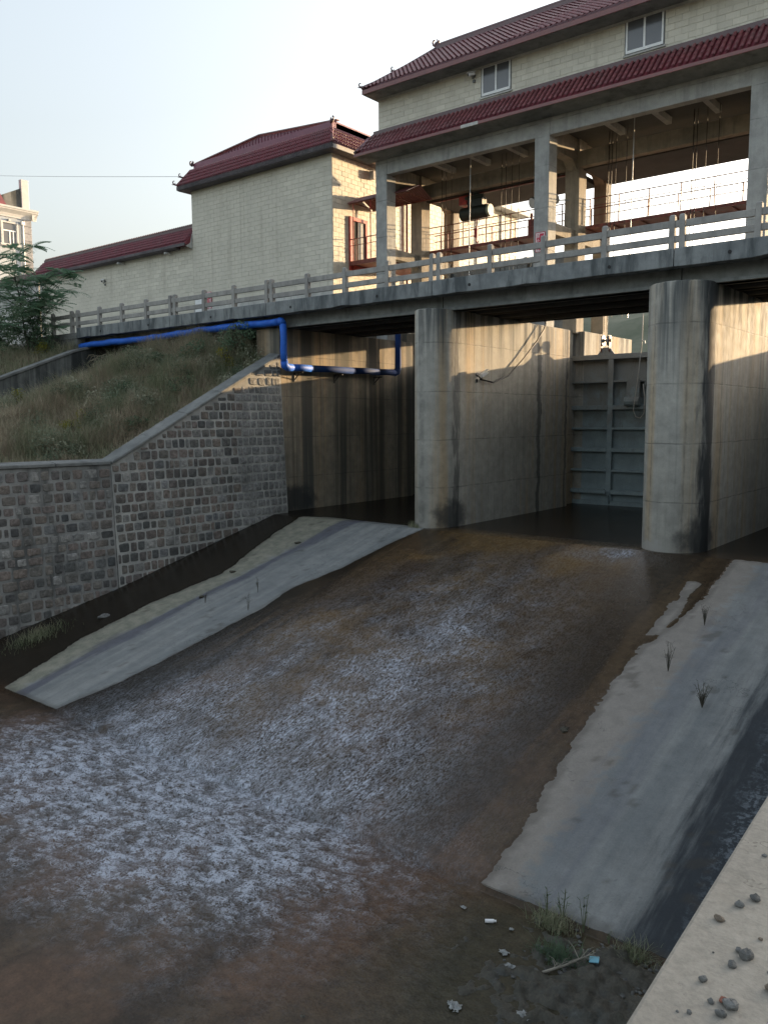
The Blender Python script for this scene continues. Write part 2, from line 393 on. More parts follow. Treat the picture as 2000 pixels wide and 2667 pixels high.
# far hill upstream
xs = np.linspace(-700, 260, 90); ys = np.linspace(260, 640, 40); X, Y = np.meshgrid(xs, ys)
hz = 84*np.exp(-((Y-450)/120)**2)*sst(X, 200, -150)*(.86+.14*np.sin(X/60)+.06*np.sin(X/23+1)) + 1.2*fftn(X.shape, 10, 20, 120, seed=3) - 9
k = NB('hill_scrub'); n1 = k.noise(.06, 8, .7); m_hill = k.done(k.mix(k.rng(n1, .35, .65), (.10, .115, .075), (.15, .155, .11)), .95)
grid_obj('hill', xs, ys, hz, m_hill)
# reservoir upstream of the gates
k = NB('reservoir_water'); m_res = k.done((.05, .055, .045), .08, k.bump(k.noise(1.5, 4), .25, .03), .5)
g = MB(); g.quad((-60, 40.2, 1.6), (60, 40.2, 1.6), (60, 300, 1.6), (-60, 300, 1.6)); build('reservoir_water', g, m_res, kind='structure')

# left bank
def soil_mat():
    k = NB('bank_soil'); n1 = k.noise(1.1, 8, .65); n2 = k.noise(14, 5)
    c = k.ramp(n1, [(.3, (.085, .08, .055)), (.5, (.12, .11, .075)), (.7, (.09, .095, .06))])
    return k.done(k.mix(1., c, k.rng(n2, .2, .8, .6, 1.4), 'MULTIPLY'), .95, k.bump(n2, .8, .05), .1)
m_soil = soil_mat()
CTRL = [(-27.5,26,2.7),(-27.5,23.5,1.45),(-27.5,22.5,.95),(-27.5,21.5,.42),(-27.5,20.2,-.2),(-27.5,19,-.82),(-27.5,18,-1.3),(-27.5,17,-1.68),(-27.7,15.2,-1.68),(-27.9,13.4,-1.68),(-28.2,11,-1.68),(-28.5,8,-1.7),(-29.1,2,-1.8),
        (-29.5,26,3.5),(-32,26,3.75),(-35,26,3.5),(-38,26,2.9),(-40.2,26,2.3),(-41.3,26,2.1),(-41.3,23,.9),(-41.2,20.5,-.4),(-41,17,-1.6),(-40,12,-2.2),(-38,5,-2.4),
        (-30,23,2.1),(-34,23,2.6),(-37.5,23,1.8),(-30,20,.45),(-34,20,1.2),(-37.5,19.5,.5),(-31,17,-.8),(-35,16.5,-.3),(-32,13,-1.5),(-36,12,-1.6),(-33,8,-2),(-34,2,-2.2)]
CTRL2 = [(-42.4,26,4.0),(-42.4,23,2.9),(-42.4,20.6,2.0),(-42.4,16,.4),(-42.4,11,-1),(-45,26,4.1),(-46,22,3.6),(-47,17,2.6),(-52,25,4.4),(-54,18,3.6),(-60,24,4.9),(-70,24,5.2),(-60,12,3),(-80,20,5.5),(-50,10,1.2),(-75,5,3.5)]
def idw(X, Y, C, p=2.6):
    n = 0; d = 0
    for x, y, z in C:
        w = 1/((X-x)**2+(Y-y)**2+.15)**(p/2); n = n+w*z; d = d+w
    return n/d
def bank_h(x, y):
    return idw(np.asarray(x, float), np.asarray(y, float), CTRL)
def bank2_h(x, y):
    return idw(np.asarray(x, float), np.asarray(y, float), CTRL2)
def wall_in(y): return np.where(y > 17.1, -27.47, -27.47-(17.1-y)*.1168)
xs = np.linspace(0, 1, 90); ys = np.linspace(-8, 26.3, 150); T_, Y = np.meshgrid(xs, ys); X = -41.8+(wall_in(Y)+41.8)*T_
_b = grid_obj('grassy_bank', xs, ys, bank_h(X, Y)+.05*fftn(X.shape, .2, .3, 2, seed=5)*np.clip((1-T_)*6, 0, 1), m_soil)
_c = np.stack([X, Y, bank_h(X, Y)+.05*fftn(X.shape, .2, .3, 2, seed=5)*np.clip((1-T_)*6, 0, 1)], -1); _b.data.vertices.foreach_set('co', _c.astype(np.float32).ravel()); _b.data.update()
xs = np.linspace(-120, -42.0, 120); ys = np.linspace(-20, 26.6, 70); X, Y = np.meshgrid(xs, ys)
grid_obj('upper_bank', xs, ys, bank2_h(X, Y)+.08*fftn(X.shape, .6, 1, 5, seed=6), m_soil)
g = MB(); g.box(-140, -28.5, 32.3, 33.49, -9, 4.86).box(-140, -28.5, 33.49, 120, -9, 4.84)
g.box(-140, -42.6, 26.65, 32.3, -9, 4.85)
m_yard = plain('yard_concrete', (.30, .29, .27), .9, .2, .7)
build('yard', g, m_yard, kind='structure')
g = MB(); g.box(.8, 60, 26, 120, -9, 4.85).box(7, 60, -30, 26, -9, -1.45)
build('right_bank', g, m_soil, kind='structure')

# spillway apron
def apron_mat():
    k = NB('spillway_concrete'); x, y, z = k.sep()
    st = k.noise(1, 8, .62, k.mp((2.4, .16, .2)), .1); st2 = k.noise(1, 6, .6, k.mp((6, .6, .6))); big = k.noise(.5, 8, .65); med = k.noise(3, 8, .65); fine = k.noise(30, 5, .7)
    xw = k.math('ADD', x, k.rng(k.noise(1, 6, .6, k.mp((.9, .16, .3))), .25, .75, -.45, .45))
    xn = k.math('ADD', x, k.rng(med, .25, .75, -.3, .3))
    grey = k.mix(k.rng(st, .35, .65), (.16, .17, .17), (.225, .23, .222))
    grey = k.mix(k.rng(big, .4, .7, 0, .5), grey, (.125, .135, .138))
    # left strip
    beige = k.mix(k.rng(med, .3, .7), (.175, .18, .14), (.235, .222, .178))
    col = k.mix(k.rng(xn, -22.75, -22.15, 1, 0), grey, beige)
    d = k.math('ABSOLUTE', k.math('ADD', xw, 22.25)); col = k.mix(k.rng(d, .14, .5, .8, 0), col, (.078, .08, .102))
    # right strip
    e = k.mul(k.rng(xn, -6.5, -6.05, 1, 0), k.rng(x, -9, -8.5)); col = k.mix(e, col, (.225, .205, .182))
    e = k.mul(k.rng(k.math('ABSOLUTE', k.math('ADD', xw, 5.95)), .05, .5, .55, 0), k.rng(st2, .3, .6, .4, 1)); col = k.mix(e, col, (.13, .135, .15))
    xs2 = k.math('ADD', x, k.math('ADD', k.rng(k.noise(1, 7, .6, k.mp((.9, .10, .3))), .25, .75, -.30, .30), k.rng(st2, .25, .75, -.2, .2)))
    alg = k.rng(xs2, -4.75, -4.15)
    spk = k.mul(k.rng(k.noise(9, 6, .75), .46, .6), k.rng(xs2, -4.15, -3.5, 0., .9)); dk = k.mix(spk, (.028, .034, .04), (.13, .15, .17))
    col = k.mix(alg, col, dk)
    col = k.mix(k.rng(k.noise(2.3, 6, .7), .70, .76, 0, .4), col, (.34, .35, .36))
    col = k.mix(1., col, k.math('ADD', k.rng(med, .2, .8, .86, 1.14), k.rng(fine, .2, .8, -.12, .12)), 'MULTIPLY')
    col = k.mix(k.rng(k.noise(5, 3), .68, .75, 0, .35), col, (.08, .085, .085))
    dm = k.n('ShaderNodeAttribute', attribute_name='damp').outputs['Fac']; col = k.mix(k.mul(dm, .42), col, (.055, .048, .038))
    # flat part under the bridge: dried brown silt
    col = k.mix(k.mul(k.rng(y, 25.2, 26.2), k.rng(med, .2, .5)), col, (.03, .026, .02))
    crk = k.mul(k.rng(k.math('ABSOLUTE', k.math('SUBTRACT', k.noise(.55, 7, .6), .5)), 0., .004, 1, 0), k.rng(k.noise(.33, 3), .5, .6)); col = k.mix(k.mul(crk, .7), col, (.05, .05, .05))
    return k.done(col, .8, k.bump(k.math('ADD', med, k.mul(fine, .5)), .4, .03), .3)
m_apron = apron_mat()
def floor_z(Y): return np.where(Y > 25.1, -4.2, np.where(Y >= 11.05, -4.2-.25*(25.1-Y), -7.85-.05))
# water film, chute flow and stilling pool: one height field, hidden under the dry strips of the apron
D = .05; xs = np.arange(-28.2, -.86, D); ys = np.arange(1.5, 40.0, D)
ys = ys[(ys < 26.2)]; X, Y = np.meshgrid(xs, ys); shp = X.shape
nA = fftn(shp, D, .12, .8, seed=21); nB = fftn(shp, D, .25, 2.0, ay=1.6, seed=22)
Ll = bl(Y, [(2,-30),(11.0,-23.1),(13.7,-23.75),(16.6,-23.85),(19.4,-23.3),(22.8,-24.4),(25.4,-25.0),(25.7,-24.2)])
Lr = bl(Y, [(2,-30.1),(11.0,-20.35),(12.8,-19.8),(17.8,-19.4),(19.3,-19.6),(21.1,-19.06),(23.5,-18.8),(25.2,-18.4),(25.75,-19.3)])
sdL = np.minimum(np.minimum(X-Ll, Lr-X), np.minimum(Y-11.05, 25.75-.05*(X+22)-Y))
Rl = bl(Y, [(11.0,-6.77),(12.8,-6.96),(15.2,-7.2),(17.7,-7.47),(19.5,-7.45),(20.3,-7.3),(22.4,-6.95),(25.,-6.94)])
sdR = np.minimum(X-Rl, np.minimum(Y-11.05, 25.15-Y))
sl = np.minimum(np.minimum(Y-20.0, 23.3-Y), .16-np.abs(X-bl(Y, [(20,-7.42),(21.8,-7.45),(23.4,-7.6)])))
nS = fftn(shp, D, .35, 2.5, ay=2.2, seed=29)
dry = np.maximum(np.maximum(sdL, sdR), sl) + .006*nA+.036*nS*np.where(X < -15, .5, 1)+.014*nA*(np.abs(X-Ll) < .6)*(X < -20)+.014*nA*(X > -9)
wet = sst(dry, .05, -.09)
xc = bl(Y, [(4,-15.5),(8,-14.6),(12,-13.8),(20,-13.4),(25,-13)]); hw = bl(Y, [(4,6.5),(8,5.2),(12,4.5),(16,4.),(20,3.6),(25,3.)])
lat = np.exp(-(np.abs(X-xc)/hw)**3.2)
F = lat*bl(Y, [(2,0),(5.4,.0),(7.0,.2),(8.3,.7),(9.6,1.),(12.5,.8),(16,.56),(19,.36),(22,.17),(24.6,.03)])
F *= 1-.62*np.exp(-((X+14.6+.17*(Y-12))/.62)**2)*sst(Y, 10.2, 12)*sst(Y, 20, 17)
F *= 1-.35*sst(Y, 11, 14)*(1-np.exp(-((X+12.7)/.9)**2))
F = np.clip(F*(1+.22*fftn(shp, D, .6, 4, seed=23)), 0, 1)
F = np.maximum(F, 1.0*np.exp(-((X+10.45)/.6)**2-((Y-24.7)/.42)**2)); F = np.maximum(F, .34*np.exp(-((X+10.9)/1.3)**2-((Y-24.4)/.5)**2))
toe = sst(Y, 12.2, 10.0)
wave = fftn(shp, D, .15, .6, ax=1.5, ay=.8, seed=24); wave = np.abs(wave)**.8*np.sign(wave)
strk = fftn(shp, D, .12, .4, ax=.8, ay=2.2, seed=25)
amp = toe*(.0012+.022*F) + (1-toe)*(.0004+.007*F)
pool = sst(Y, 11.15, 10.95)
zb = np.where(Y > 25.1, -4.2, np.where(Y > 11.05, -4.2-.25*(25.1-Y), -7.80))
zw = zb + np.where(Y > 11.05, -.03+.045*wet, 0) + wet*amp*(toe*wave+(1-toe)*strk) + .0012*pool*nB
xa = np.concatenate([[-28.5], xs[::2], [1.2]]); yi = ys[(ys > 11.1) & (ys < 25.05)][::2]; ya = np.concatenate([[-40, 11.049, 11.05], yi, [25.1, 30, 40]])
XA, YA = np.meshgrid(xa, ya); ZA = np.asarray(floor_z(YA), float); ZA[ya == 11.049] = -7.9
ci = np.clip(np.searchsorted(xs, XA), 0, len(xs)-1); ri = np.clip(np.searchsorted(ys, YA), 0, len(ys)-1)
damp = sst(dry[ri, ci], .13+.04*nB[ri, ci], .05)
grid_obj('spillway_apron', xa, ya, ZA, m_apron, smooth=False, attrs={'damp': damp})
# mud and gravel rising above the pool beside the right strip
bed = -7.93 + .17*np.exp(-((X+3.9)/1.5)**2-((Y-10.1)/1.3)**2) + .10*np.exp(-((X+5.0)/1.6)**2-((Y-9.2)/1.2)**2) + .025*nA + .03*fftn(shp, D, .2, 1.2, seed=27)
sel = (ys < 11.03)
def mud_mat():
    k = NB('pool_mud'); n1 = k.noise(2.2, 8, .65); n2 = k.noise(26, 5, .7)
    c = k.ramp(n1, [(.3, (.035, .036, .026)), (.5, (.06, .055, .042)), (.62, (.045, .047, .04)), (.75, (.12, .125, .12))])
    return k.done(k.mix(1., c, k.rng(n2, .2, .8, .6, 1.4), 'MULTIPLY'), .6, k.bump(n2, .7, .03), .4)
ii = np.where(sel)[0]; jj = np.where(xs > -9.5)[0]
grid_obj('pool_mud_bed', xs[jj], ys[ii], bed[np.ix_(ii, jj)], mud_mat())
def water_mat():
    k = NB('brown_shallow_water'); x, y, z = k.sep()
    at = k.n('ShaderNodeAttribute', attribute_name='foam'); F = at.outputs['Fac']
    tt = k.n('ShaderNodeAttribute', attribute_name='toe').outputs['Fac']
    big = k.noise(.33, 7, .62, None, .4); flow = k.noise(1, 7, .6, k.mp((1.5, .16, .16)), .1); med = k.noise(4.5, 7, .65); fine = k.noise(26, 4, .65)
    c = k.mix(k.rng(flow, .35, .66), (.033, .022, .013), (.064, .044, .026))
    org = k.mul(k.rng(big, .42, .62), k.rng(y, 10, 15), k.rng(x, -8.6, -10.6), k.rng(x, -18.6, -17))
    c = k.mix(k.mul(org, .85), c, (.105, .064, .024))
    red = k.mul(k.rng(k.noise(.4, 6, .6, k.mp((1, .6, 1), loc=(5, 9, 2))), .42, .6), k.rng(y, 19, 9)); c = k.mix(k.mul(red, .8), c, (.092, .053, .032))
    grn = k.mul(k.rng(x, -8.0, -6.0), k.rng(y, 11.4, 10.6)); c = k.mix(k.mul(grn, .7), c, (.044, .043, .028))
    # banks of the strips: slick black algae
    c = k.mix(k.mul(k.rng(k.math('ADD', x, k.rng(flow, .3, .7, -.8, .8)), -17.6, -19.2), k.rng(y, 10.4, 11.4), .92), c, (.013, .011, .008))
    c = k.mix(k.mul(k.rng(k.math('ADD', y, k.rng(med, .3, .7, -.4, .4)), 25.0, 26.6), .85), c, (.012, .010, .008))  # darker from the chute crest towards the gates
    c = k.mix(k.mul(k.rng(k.math('ABSOLUTE', k.math('ADD', x, k.rng(flow, .3, .7, 7.9, 9.3))), .15, 1.1, .7, 0), k.rng(y, 10.5, 11.5)), c, (.032, .026, .020))
    c = k.mix(1., c, k.math('ADD', k.rng(med, .2, .8, .66, 1.34), k.rng(fine, .2, .8, -.25, .25)), 'MULTIPLY')
    c = k.mix(k.mul(F, k.rng(flow, .3, .7, .3, .75)), c, (.050, .048, .046))
    # foam: fine streaks down the chute, fine lace at the toe
    sa = k.noise(1, 4, .76, k.mp((18, 6, 6)), .25); sb = k.noise(1, 3, .72, k.mp((40, 17, 17)), .2); cl = k.noise(1, 6, .68, k.mp((1.9, 1.2, 1.3)), .5)
    cr = k.noise(1, 5, .68, k.mp((4.6, 6.8, 6.), rot=(0, 0, .45)), .9); cr2 = k.noise(1, 4, .66, k.mp((11.5, 17, 14), rot=(0, 0, .45)), .7)
    def ridge(n_, w): return k.math('MAXIMUM', k.math('SUBTRACT', 1., k.math('MULTIPLY', k.math('ABSOLUTE', k.math('SUBTRACT', n_, .5)), w)), 0.)
    crest = k.n('ShaderNodeAttribute', attribute_name='crest').outputs['Fac']
    lace = k.math('MAXIMUM', k.mul(ridge(cr, 15.), 1.15), k.mul(ridge(cr2, 12.), .95))
    lace = k.mul(lace, k.rng(sb, .36, .58, .25, 1.1), k.rng(crest, -.9, 1.2, .45, 1.35))
    stre = k.math('MAXIMUM', k.mul(k.rng(sa, .49, .64, 0, 1, False), .85), k.mul(k.rng(sb, .49, .64, 0, 1, False), .8))
    pat = k.math('ADD', k.mul(lace, tt), k.mul(stre, k.math('SUBTRACT', 1., tt)))
    fo = k.mul(pat, k.rng(cl, .28, .62, .38, 1.3), k.rng(F, .0, .62, 0., 1.15, False))
    fo = k.math('MINIMUM', fo, 1.)
    c = k.mix(k.mul(fo, .95), c, (.44, .475, .55))
    h = k.math('ADD', k.mul(sb, .4), k.math('ADD', k.mul(cr2, .8), k.mul(cr, .8)))
    h = k.mul(h, k.math('MAXIMUM', k.rng(F, 0, .6, .06, 1.), k.mul(tt, .42)))
    rough = k.math('ADD', k.math('SUBTRACT', .27, k.mul(tt, .12)), k.mul(fo, .4))
    k.b.inputs['IOR'].default_value = 1.33
    return k.done(c, rough, k.bump(h, .6, .03), .38)
m_water = water_mat()
grid_obj('water', xs, ys, zw, m_water, attrs={'foam': F*wet, 'toe': toe, 'crest': np.clip(wave, -1.5, 2.5)})
g = MB(); g.quad((-28.2, 26.1, -4.186), (-.86, 26.1, -4.186), (-.86, 39, -4.186), (-28.2, 39, -4.186))
g.quad((-28.2, -40, -7.8), (-.86, -40, -7.8), (-.86, 1.6, -7.8), (-28.2, 1.6, -7.8))
me_o = build('still_water', g, m_water, kind='structure')

# sandy slab on which the photographer stands, above the right channel wall
k_s = MB(); xs = [-.765, 7]; g = MB()
sk_ = .0356*36
g.hexa([(-1.245, 16.9, -9), (7, 16.9, -9), (7, -19.1, -9), (-1.245+sk_, -19.1, -9), (-1.222, 16.9, -1.41), (7, 16.9, -1.41), (7, -19.1, -1.41), (-1.222+sk_, -19.1, -1.41)][::1])
g.f = [f[::-1] for f in g.f]; build('slab_pavement', g, m_slab, kind='structure', bevel=.012)
g = MB(); g.prism([(-.8, 16.92, -9), (-.8, 16.92, -1.4), (-.8, 26, 3.0), (-.8, 26, -9)], (1.2, 0, 0))
tag(build('wing_wall', g, m_coping), 'sloping concrete wing wall on the right bank beyond the sandy slab', 'wall')

# ------------------------------------------------------------------ stone wing walls (left bank)
def stone_units(mat, n=8):
    out = []
    for s in range(n):
        rg = random.Random(100+s); mb = MB(); K = 10; po, pi_ = [], []
        for i in range(K):
            a = 2*math.pi*(i+.5)/K; e = .30
            cx, sy = math.cos(a), math.sin(a)
            px = math.copysign(abs(cx)**e, cx)*.5; py = math.copysign(abs(sy)**e, sy)*.5
            j = lambda q: q*(1+rg.uniform(-.09, .03))
            px, py = j(px), j(py); po.append((px, 0, py)); dz = rg.uniform(.75, 1.05)
            pi_.append((px*.88, dz, py*.86))
        base = [(p[0]*1.0, -.6, p[2]) for p in po]
        mb.add(base+po+pi_+[(rg.uniform(-.1, .1), 1.25, rg.uniform(-.1, .1))],
               [(i, (i+1) % K, K+(i+1) % K, K+i) for i in range(K)] + [(K+i, K+(i+1) % K, 2*K+(i+1) % K, 2*K+i) for i in range(K)] + [(2*K+i, 2*K+(i+1) % K, 3*K) for i in range(K)])
        out.append(unit_mesh('wall_stone', mb, mat, False))
    return out
def stone_face(parent, A, B, topfn, botz, mats, course, wr, seed, top_in=0., gap=.05):
    """stones on the face running from A to B (plan), batter: point(s, z)"""
    rg = random.Random(seed); A = Vector(A); B = Vector(B); L = (B-A).length; ex = (B-A).normalized(); en = Vector((ex.y, -ex.x, 0))
    if en.x < 0: en = -en
    units = stone_units(mats[0]); rows = []; z = botz; r = 0
    while z < 3.4:
        hgt = course*rg.uniform(.9, 1.1); s = -rg.uniform(0, .3)
        while s < L:
            w = rg.uniform(*wr)
            if rg.random() < .18: w *= .62
            s0, s1 = max(s, .02), min(s+w, L-.02)
            s += w
            if s1-s0 < .14: continue
            zt = min(topfn(s0), topfn(s1))
            h = hgt
            if z+h > zt: h = zt-z
            if h < .13: continue
            c = (s0+s1)/2; jz = rg.uniform(-.012, .012)
            zc = z+h/2+jz
            p = A+ex*c+Vector((0, 0, zc)) + en*(batter*(3-zc))
            tilt = en*1.0
            up = (Vector((0, 0, 1))-en*batter)
            M = frame(p, ex*(1 if rg.random() < .5 else -1) if True else ex, en, up, (s1-s0-gap*rg.uniform(.7, 1.5)), .024*rg.uniform(.6, 1.7), (h-gap*rg.uniform(.7, 1.5)))
            rows.append((rg.choice(units), M))
        z += hgt; r += 1
    return rows
batter = .05
wx = lambda z: -26.92 + batter*(3-z)
def wall_body(A, B, za, zb, thick=1.2):
    """mortar core of a wing wall with sloping top"""
    A, B = Vector(A), Vector(B); ex = (B-A).normalized(); en = Vector((ex.y, -ex.x, 0));
    if en.x < 0: en = -en
    mb = MB(); zl = -9
    pt = lambda P, z, o: P + en*(batter*(3-z)-o) + Vector((0, 0, z))
    mb.hexa([pt(A, zl, 0), pt(B, zl, 0), pt(B, zl, thick), pt(A, zl, thick), pt(A, za, 0), pt(B, zb, 0), pt(B, zb, thick), pt(A, za, thick)])
    return mb
A1, B1 = (-26.92, 25.97, 0), (-26.92, 17.12, 0)
ww = empty('stone_wing_wall', (-27.2, 21, -6), 'coursed stone wing wall under sloping grey coping, joining the concrete abutment', 'stone wall')
build('mortar_core', wall_body(A1, B1, 2.80, -1.62), m_mortar, ww)
top1 = lambda s: 2.80 - 4.42*s/8.85 - .02
rows = stone_face(ww, A1, B1, top1, -7.3, (m_stone,), .375, (.30, .52), 5)
pieces('stone', rows, ww, m_stone)
def coping(parent, A, B, za, zb, seed):
    A, B = Vector(A), Vector(B); L = (B-A).length; ex = (B-A)/L; en = Vector((ex.y, -ex.x, 0)); en = en if en.x > 0 else -en
    n = 5; rg = random.Random(seed)
    for i in range(n):
        t0, t1 = i/n+.001, (i+1)/n-.001; j = rg.uniform(-.012, .012)
        q = lambda t, o, dz: A+ex*L*t+en*(batter*3+o-(za+(zb-za)*t)*batter)+Vector((0, 0, za+(zb-za)*t+dz+j))
        mb = MB(); mb.hexa([q(t0, .07, 0), q(t1, .07, 0), q(t1, -.62, 0), q(t0, -.62, 0), q(t0, .07, .12), q(t1, .07, .12), q(t1, -.62, .20), q(t0, -.62, .20)])
        build('coping_stone', mb, m_coping, parent, bevel=.025)
coping(ww, A1, B1, 2.80, -1.62, 1)
A2, B2 = (-26.925, 17.135, 0), (-28.1, 7.0, 0)
w2 = empty('flared_stone_wall', (-27.5, 12, -6), 'level topped flared stone wall of larger rough stones with dark joints', 'stone wall')
m_mortar2 = concrete('dark_mortar', (.29, .285, .27), (.17, .17, .162), streak=.75, sx=1.1, sz=.3, dark=(.035, .037, .036))
build('mortar_core', wall_body(A2, B2, -1.62, -1.62), m_mortar2, w2)
rows = stone_face(w2, A2, B2, lambda s: -1.64, -8.0, (m_stone2,), .37, (.32, .58), 9, gap=.062)
pieces('stone', rows, w2, m_stone2)
coping(w2, A2, B2, -1.62, -1.62, 2)

# ------------------------------------------------------------------ abutment, piers, gates
ab = empty('bridge_abutment', (-27.6, 26, -6), 'stained concrete left abutment block beside the stone wing wall', 'abutment')
g = MB(); g.box(-28.45, -26.95, 26.0, 35.9, -9, 4.08); build('abutment_wall', g, m_abut, ab, bevel=.03)
g = MB(); g.box(-28.45, -27.35, 35.9, 37.4, -9, 4.6).box(-28.45, -26.95, 37.4, 43, -9, 4.15); build('gate_slot', g, m_abut, ab)
def pier(x0, x1, ytip, yb, mat, label):
    cx = (x0+x1)/2; a = (x1-x0)/2
    p = empty('bridge_pier', (cx, yb, -4.3), label, 'pier', 'concrete piers between the gates')
    pts = [(x1, 35.9), (x0, 35.9)]
    N = 18
    for i in range(N+1):
        t = math.pi + math.pi*i/N
        pts.append((cx+a*math.cos(t), yb-(yb-ytip)*abs(math.sin(t))**.95))
    g = MB(); g.prism([(q[0], q[1], -6.0) for q in pts], (0, 0, 10.1))
    o = build('pier_shaft', g, mat, p)
    me = o.data
    for f in me.polygons: f.use_smooth = abs(f.normal.z) < .5 and f.normal.y < -.02
    o.modifiers.new('edge', 'BEVEL').width = .04; o.modifiers[-1].limit_method = 'ANGLE'; o.modifiers[-1].angle_limit = R_(50)
    g = MB(); g.box(x0+.42, x1-.42, 35.9, 37.4, -6, 4.2).box(x0, x1, 37.4, 43.2, -6, 4.16)
    build('upstream_cutwater', g, mat, p, bevel=.03)
    return p
pier(-19.42, -17.75, 25.3, 26.6, m_pier1, 'round nosed concrete pier with a long cable looped down its sunlit side')
pier(-10.16, -8.14, 25.15, 26.25, m_pier2, 'round nosed concrete pier with a broad black stain down its right edge')
pr = empty('right_abutment', (0, 26, -6), 'concrete right abutment closing the third gate bay', 'abutment')
g = MB(); g.box(-.6, .9, 26, 43, -9, 4.1); build('abutment_wall', g, m_abut, pr)

def gate(xa, xb, label):
    t = empty('sluice_gate', ((xa+xb)/2, 37.2, -4.2), label, 'sluice gate', 'steel sluice gates between the piers')
    def part(name, *b, **k): g = MB(); g.box(*b); return build(name, g, m_gate, t, bevel=.01, **k)
    part('skin_plate', xa, xb, 37.42, 37.46, -4.12, 2.95)
    n = 4; xsn = [xa+(xb-xa)*i/n for i in range(n+1)]
    for i, x in enumerate(xsn):
        w = .13 if 0 < i < n else .11
        part('vertical_beam', x-w, x+w, 37.08, 37.11, -3.5 if 0 < i < n else -4.1, 2.74)
        part('beam_web', x-.015, x+.015, 37.111, 37.42, -4.1, 2.93)
    zs = [(1.71, .05, .34), (.49, .10, .36), (-.5, .05, .34), (-1.51, .10, .36), (-2.5, .05, .34), (-3.52, .10, .36)]
    for z, h, d in zs:
        for i in range(n):
            part('horizontal_beam', xsn[i]+.132, xsn[i+1]-.132, 37.42-d, 37.419, z-h, z+h)
    part('top_beam', xa, xb, 37.06, 37.419, 2.745, 2.98); part('bottom_seal', xa, xb, 37.3, 37.419, -4.19, -3.98)
    for i in range(1, n):
        g = MB(); g.prism([(xsn[i]-.13, 37.09, -3.5), (xsn[i]+.13, 37.09, -3.5), (xsn[i]+.13, 37.40, -4.1), (xsn[i]-.13, 37.40, -4.1)], (0, .03, 0)); build('beam_foot', g, m_gate, t)
    return t
gate(-27.1, -19.25, 'sluice gate half hidden behind the pier in the left bay')
g2 = gate(-18.3, -10.0, 'blue grey ribbed steel sluice gate with a pulley on top')
gate(-8.3, -.5, 'sluice gate in the right bay behind the stained pier')
def hanger(x, label):
    t = empty('pulley_block', (x, 37.15, 2.98), label, 'pulley', 'lifting pulleys on the gates')
    g = MB(); g.prism([(x-.42, 37.12, 2.98), (x+.42, 37.12, 2.98), (x+.18, 37.12, 3.3), (x-.18, 37.12, 3.3)], (0, .06, 0)); build('lifting_lug', g, m_gate, t)
    for xx in (x-.16, x+.10):
        g = MB(); g.tube([(xx-.03, 37.15, 3.62), (xx+.03, 37.15, 3.62)], .25, 18).tube([(xx-.05, 37.15, 3.62), (xx+.09, 37.15, 3.62)], .10, 10); build('sheave', g, m_greymetal, t)
    g = MB(); g.box(x-.24, x-.21, 37.03, 37.27, 3.1, 3.85).box(x+.16, x+.19, 37.03, 37.27, 3.1, 3.85).tube([(x-.28, 37.15, 3.62), (x+.24, 37.15, 3.62)], .05); build('cheek_plate', g, m_rust, t)
    return t
hanger(-16.5, 'lifting pulley wheel on the visible gate, before the sunlit wall'); hanger(-12.3, 'lifting pulley wheel hidden behind the stained pier')

# ------------------------------------------------------------------ road bridge
br = empty('road_bridge', (-20, 26, 4.1), 'grey concrete road bridge deck with mossy streaked curb crossing the piers', 'bridge')
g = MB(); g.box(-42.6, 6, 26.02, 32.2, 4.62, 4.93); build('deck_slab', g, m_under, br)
jx = [-42.6, -34.15, -27.25, -18.27, -9.24, 6]
rg = random.Random(4)
for i in range(5):
    x0, x1 = jx[i]+.012, jx[i+1]-.012; g = MB(); n = max(6, int((x1-x0)/.55))
    # the curb beam with slightly broken lower edge
    top, bot = [], []
    for q in range(n+1):
        x = x0+(x1-x0)*q/n; chip = 0 if q in (0, n) or rg.random() > .12 else rg.uniform(.02, .06)
        top.append(x); bot.append(4.565+chip+rg.uniform(-.006, .006))
    vs = []
    for x, b in zip(top, bot): vs += [(x, 25.5, b), (x, 25.5, 5.12), (x, 26.0, 5.12), (x, 26.0, b)]
    fs = []
    for q in range(n):
        o = q*4
        for e in range(4): fs.append((o+e, o+(e+1) % 4, o+4+(e+1) % 4, o+4+e)[::-1])
    fs += [(0, 1, 2, 3), tuple(n*4+e for e in (3, 2, 1, 0))]
    g.add(vs, fs); build('curb_beam', g, m_deck, br, bevel=.02)
for y0, y1 in ((26.25, 26.7), (27.9, 28.3), (29.6, 30.0), (31.2, 31.6)):
    for i in range(5):
        g = MB(); g.box(jx[i]+.015, jx[i+1]-.015, y0, y1, 4.055 if i > 1 else 4.10, 4.619); 
        g.box(jx[i]+.015, jx[i+1]-.015, y0-.12, y1+.12, 4.055 if i > 1 else 4.1, 4.17)
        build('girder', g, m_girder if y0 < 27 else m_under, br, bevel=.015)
for x in (-40.2, -35.9, -31.0, -25.7, -20.9, -16.6, -11.3, -7.6):
    g = MB(); g.tube([(x, 25.485, 4.80), (x, 25.52, 4.80)], .055, 12); build('drain_hole_disc', g, m_black, br)  # solid black discs paint the shaded drain mouths, no bore is cut
PX = [-45.42, -43.41, -42.78, -40.63, -38.5, -36.37, -34.33, -33.99, -31.75, -29.6, -27.4, -27.08, -24.9, -22.79, -20.55, -18.43, -18.1, -15.87, -13.77, -11.58, -9.39, -9.07, -6.91, -4.7, -2.5, -.5, 1.7, 3.9]
rl = empty('bridge_railing', (-20, 25.75, 5.1), 'concrete post and rail parapet along the near edge of the road bridge', 'railing')
